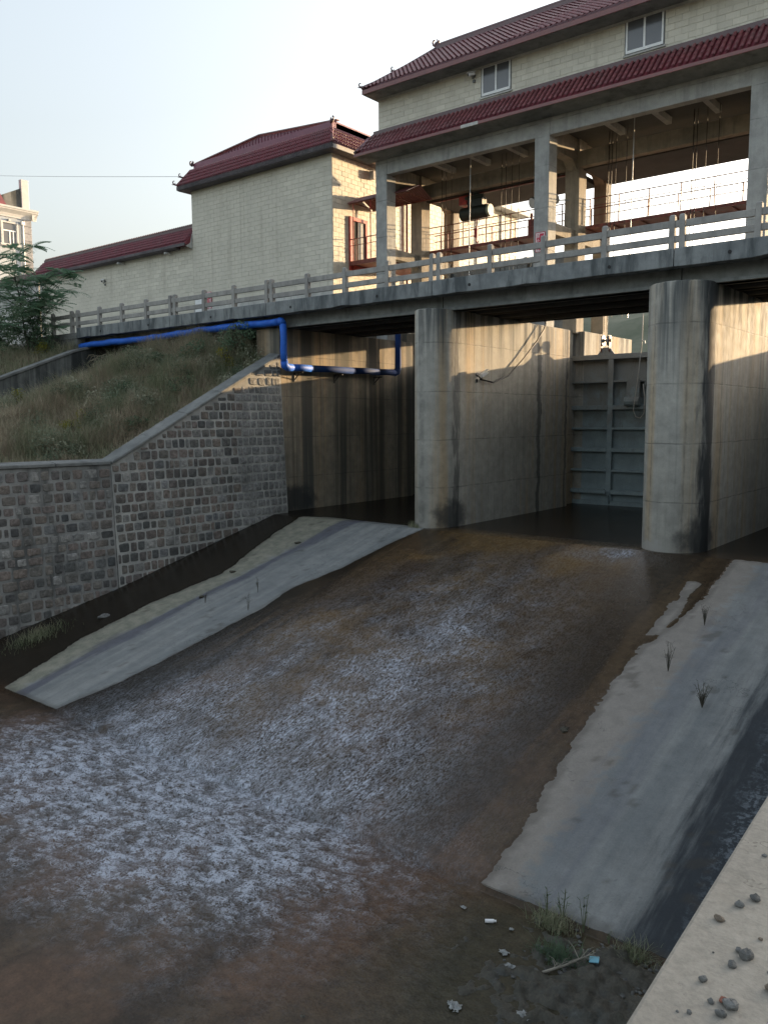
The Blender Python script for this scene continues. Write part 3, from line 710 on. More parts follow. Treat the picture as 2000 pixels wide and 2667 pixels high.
for x in PX:
    zb = 5.12 if x > -43 else 4.9
    j = rg.uniform(-.02, .02)
    g = MB(); g.hexa([(x-.095, 25.66, zb), (x+.095, 25.66, zb), (x+.095, 25.86, zb), (x-.095, 25.86, zb), (x-.085+j, 25.665, 6.10), (x+.085+j, 25.665, 6.10), (x+.085+j, 25.855, 6.10), (x-.085+j, 25.855, 6.10)])
    g.hexa([(x-.09+j, 25.66, 6.10), (x+.09+j, 25.66, 6.10), (x+.09+j, 25.86, 6.10), (x-.09+j, 25.86, 6.10), (x-.05+j, 25.70, 6.15), (x+.05+j, 25.70, 6.15), (x+.05+j, 25.82, 6.15), (x-.05+j, 25.82, 6.15)])
    build('post', g, m_rail, rl, bevel=.012)
for a, b in zip(PX[:-1], PX[1:]):
    for z0, z1 in ((5.32, 5.52), (5.76, 5.97)):
        j = rg.uniform(-.015, .015)
        g = MB(); g.box(a+.09, b-.09, 25.70, 25.82, z0+j, z1+j); build('rail', g, m_rail, rl, bevel=.012)
# approach parapet base at the left end
g = MB(); g.box(-48, -42.62, 25.55, 26.1, 3.6, 4.9).box(-48, -42.62, 25.5, 26.6, 4.55, 4.75)
tag(build('approach_parapet', g, m_coping, bevel=.02), 'low concrete parapet base at the left end of the bridge beside the tree', 'parapet')
g = MB(); g.box(-42.6, -28.46, 32.21, 32.29, -3, 4.86); tag(build('added_back_wall', g, m_under), 'back wall added under the left bridge span to keep it dark', 'wall')  # wall added to close the span and keep light out from behind
lw = empty('concrete_wing_wall', (-42, 23, 0), 'dark streaked concrete wing wall with sloping top on the far left bank', 'wall')
g = MB(); g.prism([(-41.8, 26.2, -4), (-41.8, 26.2, 4.05), (-41.8, 24.9, 3.72), (-41.8, 20.7, 2.08), (-41.8, 8, -2.2), (-41.8, 8, -4)], (-.6, 0, 0)); build('wall_face', g, m_wing, lw, bevel=.03)
g = MB(); g.prism([(-41.74, 26.2, 4.055), (-41.74, 24.9, 3.725), (-41.74, 20.7, 2.085), (-41.74, 8, -2.195), (-41.74, 8, -2.06), (-41.74, 20.7, 2.22), (-41.74, 24.9, 3.86), (-41.74, 26.2, 4.2)], (-.72, 0, 0)); build('wall_coping', g, m_coping, lw, bevel=.02)
g = MB(); g.box(-42.5, -41.8, 26.25, 32.2, -4, 4.05); build('culvert_side', g, m_under, lw)

# ------------------------------------------------------------------ hoist house on its columns
hh = empty('hoist_house', (-18, 34, 4.2), 'long hoist house raised on concrete columns with two red tiled roofs', 'building')
XC = [-27.55, -18.36, -9.24, -.1]; YC = [(34.0, 34.75), (37.0, 37.8), (40.1, 40.7)]
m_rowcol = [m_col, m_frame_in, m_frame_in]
for ix, x in enumerate(XC):
    for r, (y0, y1) in enumerate(YC):
        w = .36 if r < 2 else .33
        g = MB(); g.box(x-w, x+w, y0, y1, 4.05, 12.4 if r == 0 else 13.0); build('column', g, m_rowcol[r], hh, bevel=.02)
    for (a, b) in ((34.751, 36.999), (37.801, 40.099)):
        g = MB(); g.box(x-.22, x+.22, a, b, 8.35, 8.85)
        g.prism([(x-.22, a, 8.85), (x-.22, a+.35, 8.85), (x-.22, a, 9.2)], (.44, 0, 0))
        g.prism([(x-.22, b, 8.35), (x-.22, b-.3, 8.35), (x-.22, b, 8.05)], (.44, 0, 0)); build('tie_beam', g, m_frame_in, hh)
        g = MB(); g.box(x-.25, x+.25, a, b, 12.0, 13.0)
        g.prism([(x-.25, a, 12.0), (x-.25, a+.5, 12.0), (x-.25, a, 11.6)], (.5, 0, 0)); g.prism([(x-.25, b, 12.0), (x-.25, b-.5, 12.0), (x-.25, b, 11.6)], (.5, 0, 0)); build('cross_beam', g, m_frame_in, hh)
XL, XR = -27.95, 3.2
for i in range(3):
    a, b = XC[i]+.36, XC[i+1]-.36
    g = MB(); g.box(a, b, 34.02, 34.45, 12.42, 13.22); build('front_beam', g, m_col, hh, bevel=.02)
    g = MB(); g.box(a, b, 37.0, 37.45, 11.75, 12.45); build('middle_beam', g, m_frame_in, hh, bevel=.015)
    g = MB(); g.box(a, b, 37.46, 40.69, 11.70, 11.95); build('inner_slab', g, m_under, hh)
    for q in range(1, 4):
        xx = a+(b-a)*q/4; g = MB(); g.box(xx-.12, xx+.12, 34.46, 36.99, 12.72, 12.999); build('joist', g, m_col, hh)
for x in XC:
    g = MB(); g.box(x-.359, x+.359, 34.0, 34.5, 12.401, 13.22); build('column_head', g, m_col, hh)
g = MB(); g.box(XL, XR, 34.0, 40.8, 13.0, 13.3); g.v = g.v; build('floor_slab', MB().box(XL, XR, 34.46, 40.8, 13.0, 13.25), m_under, hh)
# wall with cream blocks
hw = build('wall', MB().box(XL+.25, XR, 34.0, 40.5, 13.25, 16.6), m_joint, hh)
WIN = [(-21.5, -20.0, 14.83, 16.12), (-14.58, -13.02, 14.83, 16.14), (-6.6, -5.1, 14.83, 16.14)]
bm = MB(); bm.hexa([(-.5, -.2, -.5), (.5, -.2, -.5), (.5, 0, -.5), (-.5, 0, -.5), (-.5, -.2, .5), (.5, -.2, .5), (.5, 0, .5), (-.5, 0, .5)])
bm = MB(); bm.add([(-.5, 0, -.5), (.5, 0, -.5), (.5, 0, .5), (-.5, 0, .5), (-.485, 1, -.46), (.485, 1, -.46), (.485, 1, .46), (-.485, 1, .46)], [(0,1,5,4)[::-1], (1,2,6,5)[::-1], (2,3,7,6)[::-1], (3,0,4,7)[::-1], (4,5,6,7)[::-1]])
U_BLOCK = unit_mesh('cream_block', bm, m_block)
def block_rows(o, ex, en, length, z0, z1, h, w, holes=(), seed=0, gap=.014):
    rows = []; rg = random.Random(seed); o = Vector(o); ex = Vector(ex); en = Vector(en); z = z0; r = 0
    while z < z1-.04:
        hh_ = min(h, z1-z); s = -(w/2 if r % 2 else 0)
        while s < length-.02:
            a, b = max(s, 0), min(s+w, length); s += w
            if b-a < .05: continue
            segs = [(a, b)]
            for (ha, hb, hz0, hz1) in holes:
                if z+hh_ > hz0+.02 and z < hz1-.02:
                    ns = []
                    for (p, q) in segs:
                        if q <= ha or p >= hb: ns.append((p, q)); continue
                        if ha-p > .04: ns.append((p, ha))
                        if q-hb > .04: ns.append((hb, q))
                    segs = ns
            for p, q in segs:
                c = o+ex*((p+q)/2)+Vector((0, 0, z+hh_/2))
                rows.append((U_BLOCK, frame(c, ex, en, (0, 0, 1), q-p-gap, .012*rg.uniform(.7, 1.4), hh_-gap)))
        z += h; r += 1
    return rows
rows = block_rows((XL+.25, 34.0, 14.5), (1, 0, 0), (0, -1, 0), XR-XL-.25, 0, 1.75, .25, .55, [(a-XL-.25-.06, b-XL-.25+.06, z0-14.5-.06, z1-14.5+.06) for a, b, z0, z1 in WIN], 1)
pieces('cream_block', rows, hw, m_block, 300)
# the wall is cut back at each window: a frame box set proud, dark reveal and two panes
for (a, b, z0, z1) in WIN:
    wnd = build('window', MB().box(a-.05, b+.05, 33.985, 33.999, z0-.05, z1+.05), m_greymetal, hh)
    f = MB(); t = .07; mx = (a+b)/2
    f.box(a, b, 33.955, 33.985, z0, z0+t*1.6).box(a, b, 33.955, 33.985, z1-t, z1).box(a, a+t, 33.956, 33.984, z0+t, z1-t).box(b-t, b, 33.956, 33.984, z0+t, z1-t).box(mx-t*.6, mx+t*.6, 33.95, 33.984, z0+t, z1-t)
    build('frame', f, m_frame, wnd)
    for (p, q) in ((a+t, mx-t*.6), (mx+t*.6, b-t)):
        build('pane', MB().box(p, q, 33.972, 33.983, z0+t, z1-t), m_glass, wnd)
    build('sill', MB().box(a-.1, b+.1, 33.93, 33.984, z0-.12, z0-.051), m_plinth, wnd)
    build('lintel_shade', MB().box(a-.08, b+.08, 33.90, 33.984, z1+.051, z1+.10), m_greymetal, wnd)
# roof tiles
def barrel(mat, L=1., seg=6, name='roof_tile', chipped=0):
    """a half-round tile along +Y, its upper end slightly narrower"""
    mb = MB(); v = []
    for y, r in ((0, .5), (L, .43)):
        for ring in (1, .84):
            for i in range(seg+1):
                a = math.pi*i/seg; v.append((r*ring*math.cos(a), y, r*ring*math.sin(a)*1.0))
    n = seg+1; f = []
    for i in range(seg):
        f.append((i, i+1, 2*n+i+1, 2*n+i)); f.append((i, n+i, n+i+1, i+1)); 
    mb.add(v, f); return unit_mesh(name, mb, mat, True)
def tiled_slope(parent, eave0, eave1, up, rise_len, pitch, tl, mat, limit, lift0=.045, trim=None, seed=0, keep=lambda p: True):
    """tiles in columns from the eave up the slope; up is the unit vector up the slope"""
    e0, e1 = Vector(eave0), Vector(eave1); L = (e1-e0).length; ex = (e1-e0)/L; up = Vector(up).normalized(); en = ex.cross(up)
    if en.z < 0: en = -en
    U = barrel(mat); rows = []; rg = random.Random(seed); n = int(L/pitch)
    for i in range(n):
        s = (i+.5)*L/n; nr = int(math.ceil(rise_len/tl))
        for r in range(nr):
            d = r*tl; l = min(tl*1.08, rise_len-d)
            if l < .05: continue
            p = e0+ex*(s+rg.uniform(-.008, .008))+up*d+en*(.018+.085*tl)
            if not keep(p): continue
            tilt = en*(-.085) ; u2 = (up+tilt).normalized()
            rows.append((U, frame(p+en*.02, ex, u2, en, pitch*.62*rg.uniform(.94, 1.06), l*rg.uniform(.97, 1.03), pitch*.50)))
    return rows
# lower skirt roof
EY, EZ = 33.0, 13.42
sk = build('skirt_roof', MB().prism([(-28.45, EY, EZ-.13), (-28.45, EY, EZ-.02), (-28.45, 33.95, 14.42), (-28.45, 33.99, 14.40), (-28.45, 33.99, 13.22), (-28.45, 33.9, 13.22)], (XR+28.45, 0, 0)), [m_tile_d], hh)
skv = (34.0-EY, 14.46-EZ); skl = math.hypot(*skv); sku = (0, skv[0]/skl, skv[1]/skl)
keep = lambda p: p.x > -28.42+ (p.y-EY)*.55
rows = tiled_slope(sk, (-28.42, EY-.02, EZ), (XR, EY-.02, EZ), sku, skl-.10, .25, .34, m_tile, 0, seed=2, keep=keep)
pieces('roof_tile', rows, sk, m_tile, 300)
g = MB(); g.box(-28.5, -22.0, EY-.06, EY-.001, EZ-.17, EZ-.03).box(-21.05, XR, EY-.06, EY-.001, EZ-.17, EZ-.03); build('fascia', g, m_fascia, sk, bevel=.01)
build('fascia_patch', MB().box(-21.99, -21.06, EY-.055, EY-.001, EZ-.16, EZ-.02), m_plinth, sk)
build('eave_slab', MB().hexa([(-28.45, EY, EZ-.16), (XR, EY, EZ-.16), (XR, 33.999, 13.15), (-28.45, 33.999, 13.15), (-28.45, EY, EZ-.131), (XR, EY, EZ-.131), (XR, 33.89, 13.219), (-28.45, 33.89, 13.219)]), m_girder, sk)
build('wall_flashing', MB().box(-27.95, XR, 33.86, 33.985, 14.38, 14.62), m_ridge, sk, bevel=.03)
g = MB(); g.tube([(-28.46, EY, EZ+.02), (-28.15, 33.5, 13.95), (-27.93, 33.95, 14.45)], .10, 8); build('hip_ridge', g, m_ridge, sk, smooth=True)
g = MB(); g.prism([(-28.45, EY, EZ-.13), (-28.45, EY, EZ), (-27.95, 34.0, 14.5), (-27.95, 34.0, 13.2)], (-.05, 0, 0)); g.prism([(-28.45, 33.0, EZ-.13), (-28.45, 33, EZ), (-28.45, 41, EZ), (-28.45, 41, EZ-.13)], (.04, 0, 0)); build('end_fascia', g, m_fascia, sk)
g = MB(); g.quad((-28.45, EY+.02, EZ), (-27.95, 34.0, 14.5), (-27.95, 40.8, 14.5), (-28.45, 41, EZ)); g.quad((-28.45, 33, EZ-.14), (-28.45, 41, EZ-.14), (-27.9, 41, 13.2), (-27.9, 34, 13.2)); build('end_slope', g, m_tile_d, sk)
# upper hipped roof
UY, UZ, RY, RZ, RXL = 33.05, 16.38, 37.35, 19.25, -26.45
ur = build('upper_roof', MB().add([(-27.9, UY, UZ-.1), (XR+.8, UY, UZ-.1), (XR+.8, 41.6, UZ-.1), (-27.9, 41.6, UZ-.1), (-27.9, UY, UZ), (XR+.8, UY, UZ), (XR+.8, 41.6, UZ), (-27.9, 41.6, UZ), (RXL, RY, RZ), (XR-1, RY, RZ)],
    [(0,3,2,1), (0,1,5,4), (1,2,6,5), (2,3,7,6), (3,0,4,7), (4,5,9,8), (5,6,9), (6,7,8,9), (7,4,8)]), m_tile_d, hh)
uv_ = (RY-UY, RZ-UZ); ul = math.hypot(*uv_); uu = (0, uv_[0]/ul, uv_[1]/ul)
keepu = lambda p: p.x > -27.9+(p.y-UY)/(RY-UY)*(RXL+27.9)+.05
rows = tiled_slope(ur, (-27.88, UY-.02, UZ+.02), (XR+.8, UY-.02, UZ+.02), uu, ul-.1, .25, .36, m_tile, 0, seed=3, keep=keepu)
pieces('roof_tile', rows, ur, m_tile, 290)
build('fascia', MB().box(-27.95, XR+.8, UY-.06, UY-.001, UZ-.22, UZ-.01), m_fascia, ur, bevel=.01)
build('soffit', MB().box(-27.9, XR+.8, UY, 33.999, UZ-.24, UZ-.105), m_girder, ur)
build('soffit_end', MB().box(-27.9, -27.705, 34.0, 41.5, UZ-.24, UZ-.105), m_girder, ur)
build('cornice', MB().box(XL+.2, XR, 33.9, 33.984, 16.12, 16.139).box(XL+.2, XR, 33.93, 33.985, UZ-.32, UZ-.241), m_plinth, ur)
g = MB(); g.tube([(-27.95, UY, UZ+.1), (-27.68, 33.7, UZ+.48), (-27.1, 35.5, 18.05), (RXL, RY, RZ+.12)], .11, 8); build('hip_ridge', g, m_ridge, ur, smooth=True)
g = MB(); g.box(RXL, XR-1, RY-.13, RY+.13, RZ-.08, RZ+.22); g.tube([(RXL, RY, RZ+.25), (XR-1, RY, RZ+.25)], .12, 8); build('ridge', g, m_ridge, ur, smooth=False)
def finial(name, parent, p, s, d=(-1, 0, 0), kind=0):
    """glazed ridge beast: curled body, head and fins"""
    s *= .72; p = Vector(p); d = Vector(d).normalized(); z = Vector((0, 0, 1)); mb = MB()
    c = [p-d*.15*s, p+d*.1*s+z*.04*s, p+d*.3*s+z*.16*s, p+d*.36*s+z*.34*s, p+d*.27*s+z*.48*s, p+d*.16*s+z*.46*s, p+d*.2*s+z*.38*s]
    mb.tube(c, [.10*s, .10*s, .085*s, .07*s, .055*s, .04*s, .02*s], 7)
    if kind:
        mb.blob(p+z*.12*s, (.22*s, .14*s, .2*s), 3, 6); mb.tube([p+z*.1*s, p+z*.34*s-d*.1*s, p+z*.5*s-d*.02*s], [.1*s, .07*s, .02*s], 6)
        mb.tube([p+z*.1*s-d*.1*s, p+z*.3*s-d*.24*s, p+z*.4*s-d*.2*s], [.08*s, .05*s, .015*s], 6)
    else:
        mb.tube([p+d*.06*s, p+d*.1*s+z*.22*s, p+d*.04*s+z*.3*s], [.06*s, .04*s, .012*s], 6)
        mb.tube([p+d*.2*s+z*.05*s, p+d*.42*s+z*.06*s, p+d*.5*s+z*.12*s], [.05*s, .035*s, .012*s], 6)
    return build(name, mb, m_ridge, parent, smooth=True)
finial('roof_finial', ur, (-27.95, UY, UZ+.12), .7, (-.8, -.6, 0)); finial('roof_finial', ur, (-27.35, 34.9, 17.7), .7, (-.7, -.5, 0)); finial('roof_finial', ur, (RXL, RY, RZ+.25), 1.0, (-1, 0, 0), 1)

# ------------------------------------------------------------------ cream control building at the left of the hoist house
AX0, AX1, AY0, AY1, AZ0, AZ1 = -42.25, -30.5, 33.5, 44.5, 7.15, 14.0
cb = empty('control_building', (-36, 33.5, 4.9), 'tall windowless cream block building with red tiled parapet roof and red doorway', 'building')
cw = build('wall', MB().box(AX0, AX1, AY0, AY1, 4.8, AZ1+.1), m_joint, cb)
DOOR = (34.8, 36.3, 8.4, 11.0)
rows = block_rows((AX0, AY0, 0), (1, 0, 0), (0, -1, 0), AX1-AX0, AZ0, AZ1, .25, .6, (), 3)
rows += block_rows((AX1, AY0, 0), (0, 1, 0), (1, 0, 0), AY1-AY0, AZ0-.4, AZ1, .25, .52, [(DOOR[0]-AY0, DOOR[1]-AY0, DOOR[2], DOOR[3])], 4)
pieces('cream_block', rows, cw, m_block, 300)
build('plinth', MB().box(AX0-.03, AX1+.035, AY0-.05, AY0-.001, 4.8, AZ0-.02).box(AX1+.001, AX1+.04, AY0-.05, AY1, 4.8, AZ0-.43), m_plinth, cb, bevel=.01)
g = MB(); g.prism([(AX1+.05, AY0-.2, 4.86), (AX1+.05, AY0-.2, 6.6), (AX1+2.6, AY0-.2, 4.86)], (0, 2.2, 0)); build('ramp_wall', g, m_plinth, cb)
dr = build('door', MB().box(AX1+.002, AX1+.03, DOOR[0]+.2, DOOR[1]-.2, DOOR[2], DOOR[3]-.2), m_darkroom, cb)  # flat black sheet paints the unlit room behind the doorway
g = MB(); x0, x1 = AX1+.003, AX1+.12
g.box(x0, x1, DOOR[0], DOOR[0]+.2, DOOR[2]-.25, DOOR[3]).box(x0, x1, DOOR[1]-.2, DOOR[1], DOOR[2]-.25, DOOR[3]).box(x0, x1, DOOR[0]+.2, DOOR[1]-.2, DOOR[3]-.2, DOOR[3]).box(x0, x1+.1, DOOR[0]+.2, DOOR[1]-.2, DOOR[2]-.25, DOOR[2])
build('door_frame', g, m_redpaint, dr, bevel=.01)
build('door_leaf', MB().box(AX1+.031, AX1+.07, DOOR[0]+.72, DOOR[1]-.21, DOOR[2]+.01, DOOR[3]-.21), m_greymetal, dr)
# parapet roof: eave slab, drip edge, steep tile band, ridge, low metal gable
O = .62
build('eave_slab', MB().box(AX0-O+.04, AX1+O-.04, AY0-O+.04, AY0-.001, 14.02, 14.12).box(AX1+.001, AX1+O-.04, AY0, AY1+O, 14.02, 14.12).box(AX0-O+.04, AX0-.001, AY0, AY1+O, 14.02, 14.12), m_greyfascia, cb, bevel=.02)
g = MB(); rg = random.Random(8)
g.box(AX0-O, AX1+O, AY0-O, AY0-O+.05, 14.06, 14.30).box(AX0-O, AX0-O+.05, AY0-O+.051, AY1, 14.06, 14.30)
x = AX0-O
while x < AX1+O:
    g.box(x, x+.07, AY0-O-.02, AY0-O-.001, 14.10+rg.uniform(-.03, .03), 14.27); x += .115
build('drip_edge', g, m_greyfascia, cb)
build('side_fascia', MB().box(AX1+O-.05, AX1+O, AY0-O+.001, AY1+O, 14.05, 14.26), m_trim, cb)
pb = MB(); TZ, TI = 15.28, .05
pb.prism([(AX0-O, AY0-O, 14.26), (AX1+O, AY0-O, 14.26), (AX1-TI, AY0+TI, TZ), (AX0+TI, AY0+TI, TZ)], (0, .08, .02))
pb.prism([(AX1+O, AY0-O, 14.26), (AX1+O, AY1+O, 14.26), (AX1-TI, AY1-TI, TZ), (AX1-TI, AY0+TI, TZ)], (-.08, 0, .02))
pb.prism([(AX0-O, AY0-O, 14.26), (AX0+TI, AY0+TI, TZ), (AX0+TI, AY1-TI, TZ), (AX0-O, AY1+O, 14.26)], (.08, 0, .02))
tb = build('tile_band', pb, m_tile_d, cb)
bu = Vector((0, O+TI, TZ-14.26)); bl_ = bu.length
rows = tiled_slope(tb, (AX0-O, AY0-O-.02, 14.28), (AX1+O, AY0-O-.02, 14.28), bu, bl_-.04, .155, .29, m_tile_d, 0, seed=5, keep=lambda p: AX0-O+(p.y-AY0+O) < p.x < AX1+O-(p.y-AY0+O))
bu2 = Vector((-O-TI, 0, TZ-14.26))
rows2 = tiled_slope(tb, (AX1+O+.02, AY0-O, 14.28), (AX1+O+.02, AY1+O, 14.28), bu2, bl_-.04, .20, .29, m_tile_d, 0, seed=6, keep=lambda p: p.y > AY0-O+(AX1+O-p.x))
mb = MB()
for me, M in rows+rows2: mb.add([M @ v.co for v in me.vertices], [tuple(p.vertices) for p in me.polygons])
build('roof_tiles', mb, m_tile_d, tb, kind='stuff', smooth=True)
g = MB()
g.tube([(AX0-.02, AY0+.08, TZ+.02), (AX1+.02, AY0+.08, TZ+.02)], .07, 6).tube([(AX1-.05, AY0+.05, TZ+.02), (AX1-.05, AY1, TZ+.02)], .07, 6).tube([(AX0+.05, AY0+.05, TZ+.02), (AX0+.05, AY1, TZ+.02)], .07, 6)
g.tube([(AX0-O, AY0-O, 14.34), (AX0, AY0+.05, TZ+.03)], .08, 6).tube([(AX1+O, AY0-O, 14.34), (AX1, AY0+.05, TZ+.03)], .08, 6); build('ridge_line', g, m_fascia, cb, smooth=True)
build('parapet_ridge', MB().box(AX0+.1, AX1-.1, AY0+.15, AY0+.4, TZ-.1, TZ+.42).box(AX1-.4, AX1-.1, AY0+.41, AY1, TZ-.1, TZ+.40), m_purple, cb, bevel=.02)
g = MB(); gx = (AX0+AX1)/2-.1; gy = AY0+.5; pk = 16.22; eb = 15.74
g.prism([(AX0+.1, gy, TZ), (AX0+.1, gy, eb), (gx, gy, pk), (AX1-.1, gy, eb), (AX1-.1, gy, TZ)], (0, 9.8, 0))
n = 44
for i in range(1, n):
    x = AX0+.1+(AX1-AX0-.2)*i/n; zt = eb+(pk-eb)*(1-abs(x-gx)/((AX1-AX0)/2))-.04
    if zt > TZ+.45: g.box(x-.025, x+.025, gy-.035, gy-.001, TZ+.3, zt)
build('metal_gable', g, m_purple, cb)
g = MB(); g.bar((AX0-.05, gy-.02, eb+.05), (gx, gy-.02, pk+.06), .22, .06).bar((gx, gy-.02, pk+.06), (AX1+.05, gy-.02, eb+.05), .22, .06); build('gable_trim', g, m_fascia, cb)
finial('roof_finial', cb, (AX0-O-.05, AY0-O, 14.40), .75, (-.8, -.6, 0)); finial('roof_finial', cb, (AX0-.38, AY0-.4, 14.85), .7, (-.8, -.4, 0)); finial('roof_finial', cb, (AX0+.05, AY0+.1, TZ+.3), .85, (-1, 0, 0), 1); finial('roof_finial', cb, (AX1-.02, AY0+.05, TZ+.3), .8, (1, -.3, 0), 1)
g = MB(); g.box(AX1+.001, AX1+.3, 36.6, 36.78, 13.3, 13.75); build('roof_spout', g, m_plinth, cb)
g = MB(); g.tube([(AX1+.12, 39.9, 6.0), (AX1+.12, 39.9, 14.0)], .07, 8); build('drain_pipe', g, m_rust, cb)
# back wing seen through the columns
bw = empty('back_wing', (-32, 50, 4.9), 'sunlit cream wing with a pale eave seen behind the hoist columns', 'building')
w_ = build('wall', MB().box(-38, -30.5, 45.6, 53.0, 4.8, 14.2), m_joint, bw)
rows = block_rows((-30.5, 45.6, 0), (0, 1, 0), (1, 0, 0), 7.4, 5.0, 14.0, .25, .52, (), 6); pieces('cream_block', rows, w_, m_block, 120)
g = MB(); g.box(-30.48, -30.40, 47.6, 48.3, 5, 14.0).box(-30.48, -30.4, 50.7, 51.2, 5, 14.0); build('pilaster', g, m_trim, bw)
build('eave', MB().box(-38.4, -29.75, 45.2, 53.6, 14.2, 14.55), m_trim, bw, bevel=.03)
build('roof', MB().prism([(-29.9, 45.3, 14.551), (-29.9, 53.5, 14.551), (-31.6, 52.4, 15.5), (-31.6, 45.3, 15.5)], (-3, 0, 0)), m_ridge, bw)

# ------------------------------------------------------------------ compound wall with tiled top
cwall = empty('compound_wall', (-51, 33.5, 4.9), 'long low cream block wall with red tiled coping left of the tall building', 'wall')
LX0, LX1 = -60.5, -42.28
wf = build('wall_face', MB().box(LX0, LX1, 33.52, 34.6, 4.8, 11.0), m_joint, cwall)
rows = block_rows((LX0, 33.52, 0), (1, 0, 0), (0, -1, 0), LX1-LX0, 5.0, 10.75, .25, .6, (), 7)
pieces('cream_block', rows, wf, m_block, 300)
tc = build('tile_coping', MB().prism([(LX0-.3, 33.0, 10.84), (LX0-.3, 33.0, 10.95), (LX0-.3, 33.95, 11.92), (LX0-.3, 34.4, 11.92), (LX0-.3, 35.3, 10.95), (LX0-.3, 35.3, 10.84)], (LX1-LX0+.25, 0, 0)), m_tile_d, cwall)
cu = Vector((0, .95, .97))
rows = tiled_slope(tc, (LX0-.3, 32.98, 10.98), (LX1-.08, 32.98, 10.98), cu, 1.33, .185, .32, m_tile_d, 0, seed=9)
mb = MB()
for me, M in rows: mb.add([M @ v.co for v in me.vertices], [tuple(p.vertices) for p in me.polygons])
build('roof_tiles', mb, m_tile_d, tc, kind='stuff', smooth=True)
build('eave_board', MB().box(LX0-.3, LX1-.1, 32.95, 33.0, 10.74, 10.93).box(LX0-.3, LX1-1.2, 33.001, 33.5, 10.70, 10.83), m_greyfascia, tc, bevel=.02)
build('ridge', MB().box(LX0-.3, LX1-.05, 33.95, 34.4, 11.921, 12.22), m_ridge, tc, bevel=.05)
g = MB(); x = LX0
while x < LX1-.1: g.tube([(x, 33.93, 12.22), (x, 34.42, 12.22)], .06, 6); x += .2
build('ridge_caps', g, m_ridge, tc, kind='stuff')
build('gable_plaster', MB().prism([(LX1-.06, 33.0, 10.7), (LX1-.06, 33.35, 10.95), (LX1-.06, 33.5, 11.5), (LX1-.06, 33.5, 10.6)], (.05, 0, 0)), m_plinth, cwall)
build('corner_pilaster', MB().box(LX0-.08, LX0+.18, 33.40, 33.51, 4.85, 10.7), m_plinth, cwall)
for x in (-49.6, -44.4):
    g = MB(); g.tube([(x, 33.5, 10.58), (x, 32.95, 10.52)], .07, 8); build('drain_spout', g, m_plinth, cwall)
lo = empty('lower_yard_wall', (-66, 33.5, 5), 'lower grey cream wall with dark cap behind the leafy young tree', 'wall')
build('wall_face', MB().box(-90, LX0-.6, 33.6, 34.2, 4.8, 10.9), m_plinth, lo); build('cap', MB().box(-90, LX0-.6, 33.3, 34.5, 10.901, 11.3), m_ridge, lo, bevel=.04)

# ------------------------------------------------------------------ white house far left
HX, HY = -79.4, 43.13         # far right corner of the visible wall
ho = empty('white_house', (HX, HY, 5), 'white rendered house with grey stone corner strip and red roof at the left edge', 'house')
build('wall', MB().box(HX-10, HX, HY-16, HY, 4.8, 19.95), m_house, ho)
cor = MB(); prof = [(0, 19.55), (.10, 19.55), (.10, 19.66), (.2, 19.9), (.52, 20.2), (.52, 20.3), (.6, 20.33), (.6, 20.5), (0, 20.5)]
cor.prism([(HX+.002+p[0], HY+.6, p[1]) for p in prof], (0, -17, 0)); cor.prism([(HX+.4, HY+.003+p[0]*1.1, p[1]-.002) for p in prof], (-10, 0, 0)); build('cornice', cor, m_trim, ho)
z = 6.0
while z < 19.4:
    build('quoin_stone', MB().box(HX-.2, HX+.10, HY-.75, HY+.06, z, z+.66), m_quoin, ho, bevel=.02); z += .68
g = MB(); g.prism([(HX-.1, HY-.78, 20.501), (HX-.1, HY-.78, 22.5), (HX-.1, HY-2.75, 21.5), (HX-.1, HY-9, 21.2), (HX-.1, HY-9, 20.501)], (-.3, 0, 0)); build('gable_wall', g, m_wing, ho)
build('chimney', MB().box(HX-.4, HX+.05, HY-.775, HY-.02, 20.502, 23.35), m_trim, ho, bevel=.03)
g = MB(); g.prism([(HX+.2, HY-2.35, 20.51), (HX+.2, HY-10, 20.51), (HX+.2, HY-10, 24.5), (HX+.2, HY-4.6, 24.2)], (-5, 0, 0)); build('red_roof', g, m_tile_d, ho)
for wy0, wy1 in ((HY-2.85, HY-1.48), (HY-6.4, HY-4.9)):
    wd = build('window', MB().box(HX+.001, HX+.03, wy0, wy1, 17.0, 18.95), m_glass, ho)
    f = MB(); x0, x1 = HX+.031, HX+.14
    f.box(x0, x1, wy0-.2, wy0, 16.95, 19.1).box(x0, x1, wy1, wy1+.2, 16.95, 19.1).box(x0, x1-.01, wy0-.2, wy1+.2, 18.951, 19.12).box(x0, x1+.1, wy0-.32, wy1+.32, 16.8, 16.99).box(x0, x1+.06, (wy0+wy1)/2-.1, (wy0+wy1)/2+.1, 19.121, 19.35)
    build('window_surround', f, m_trim, wd)
    f = MB(); m_ = wy0+(wy1-wy0)*.5; t = .05; x1 = HX+.07
    f.box(x0, x1, wy0, wy1, 18.2, 18.3).box(x0, x1, m_-t, m_+t, 17.0, 18.2).box(x0, x1, wy0, wy0+t, 17.0, 18.95).box(x0, x1, wy1-t, wy1, 17.0, 18.95).box(x0, x1, (m_+wy1)/2-t*.8, (m_+wy1)/2+t*.8, 17.0, 18.2)
    build('window_frame', f, m_frame, wd)
g = MB(); g.tube([(HX+.16, HY-.86, 5), (HX+.16, HY-.86, 19.0)], .075, 8).box(HX+.01, HX+.3, HY-1.02, HY-.70, 19.0, 19.3); build('drain_pipe', g, m_white, ho)

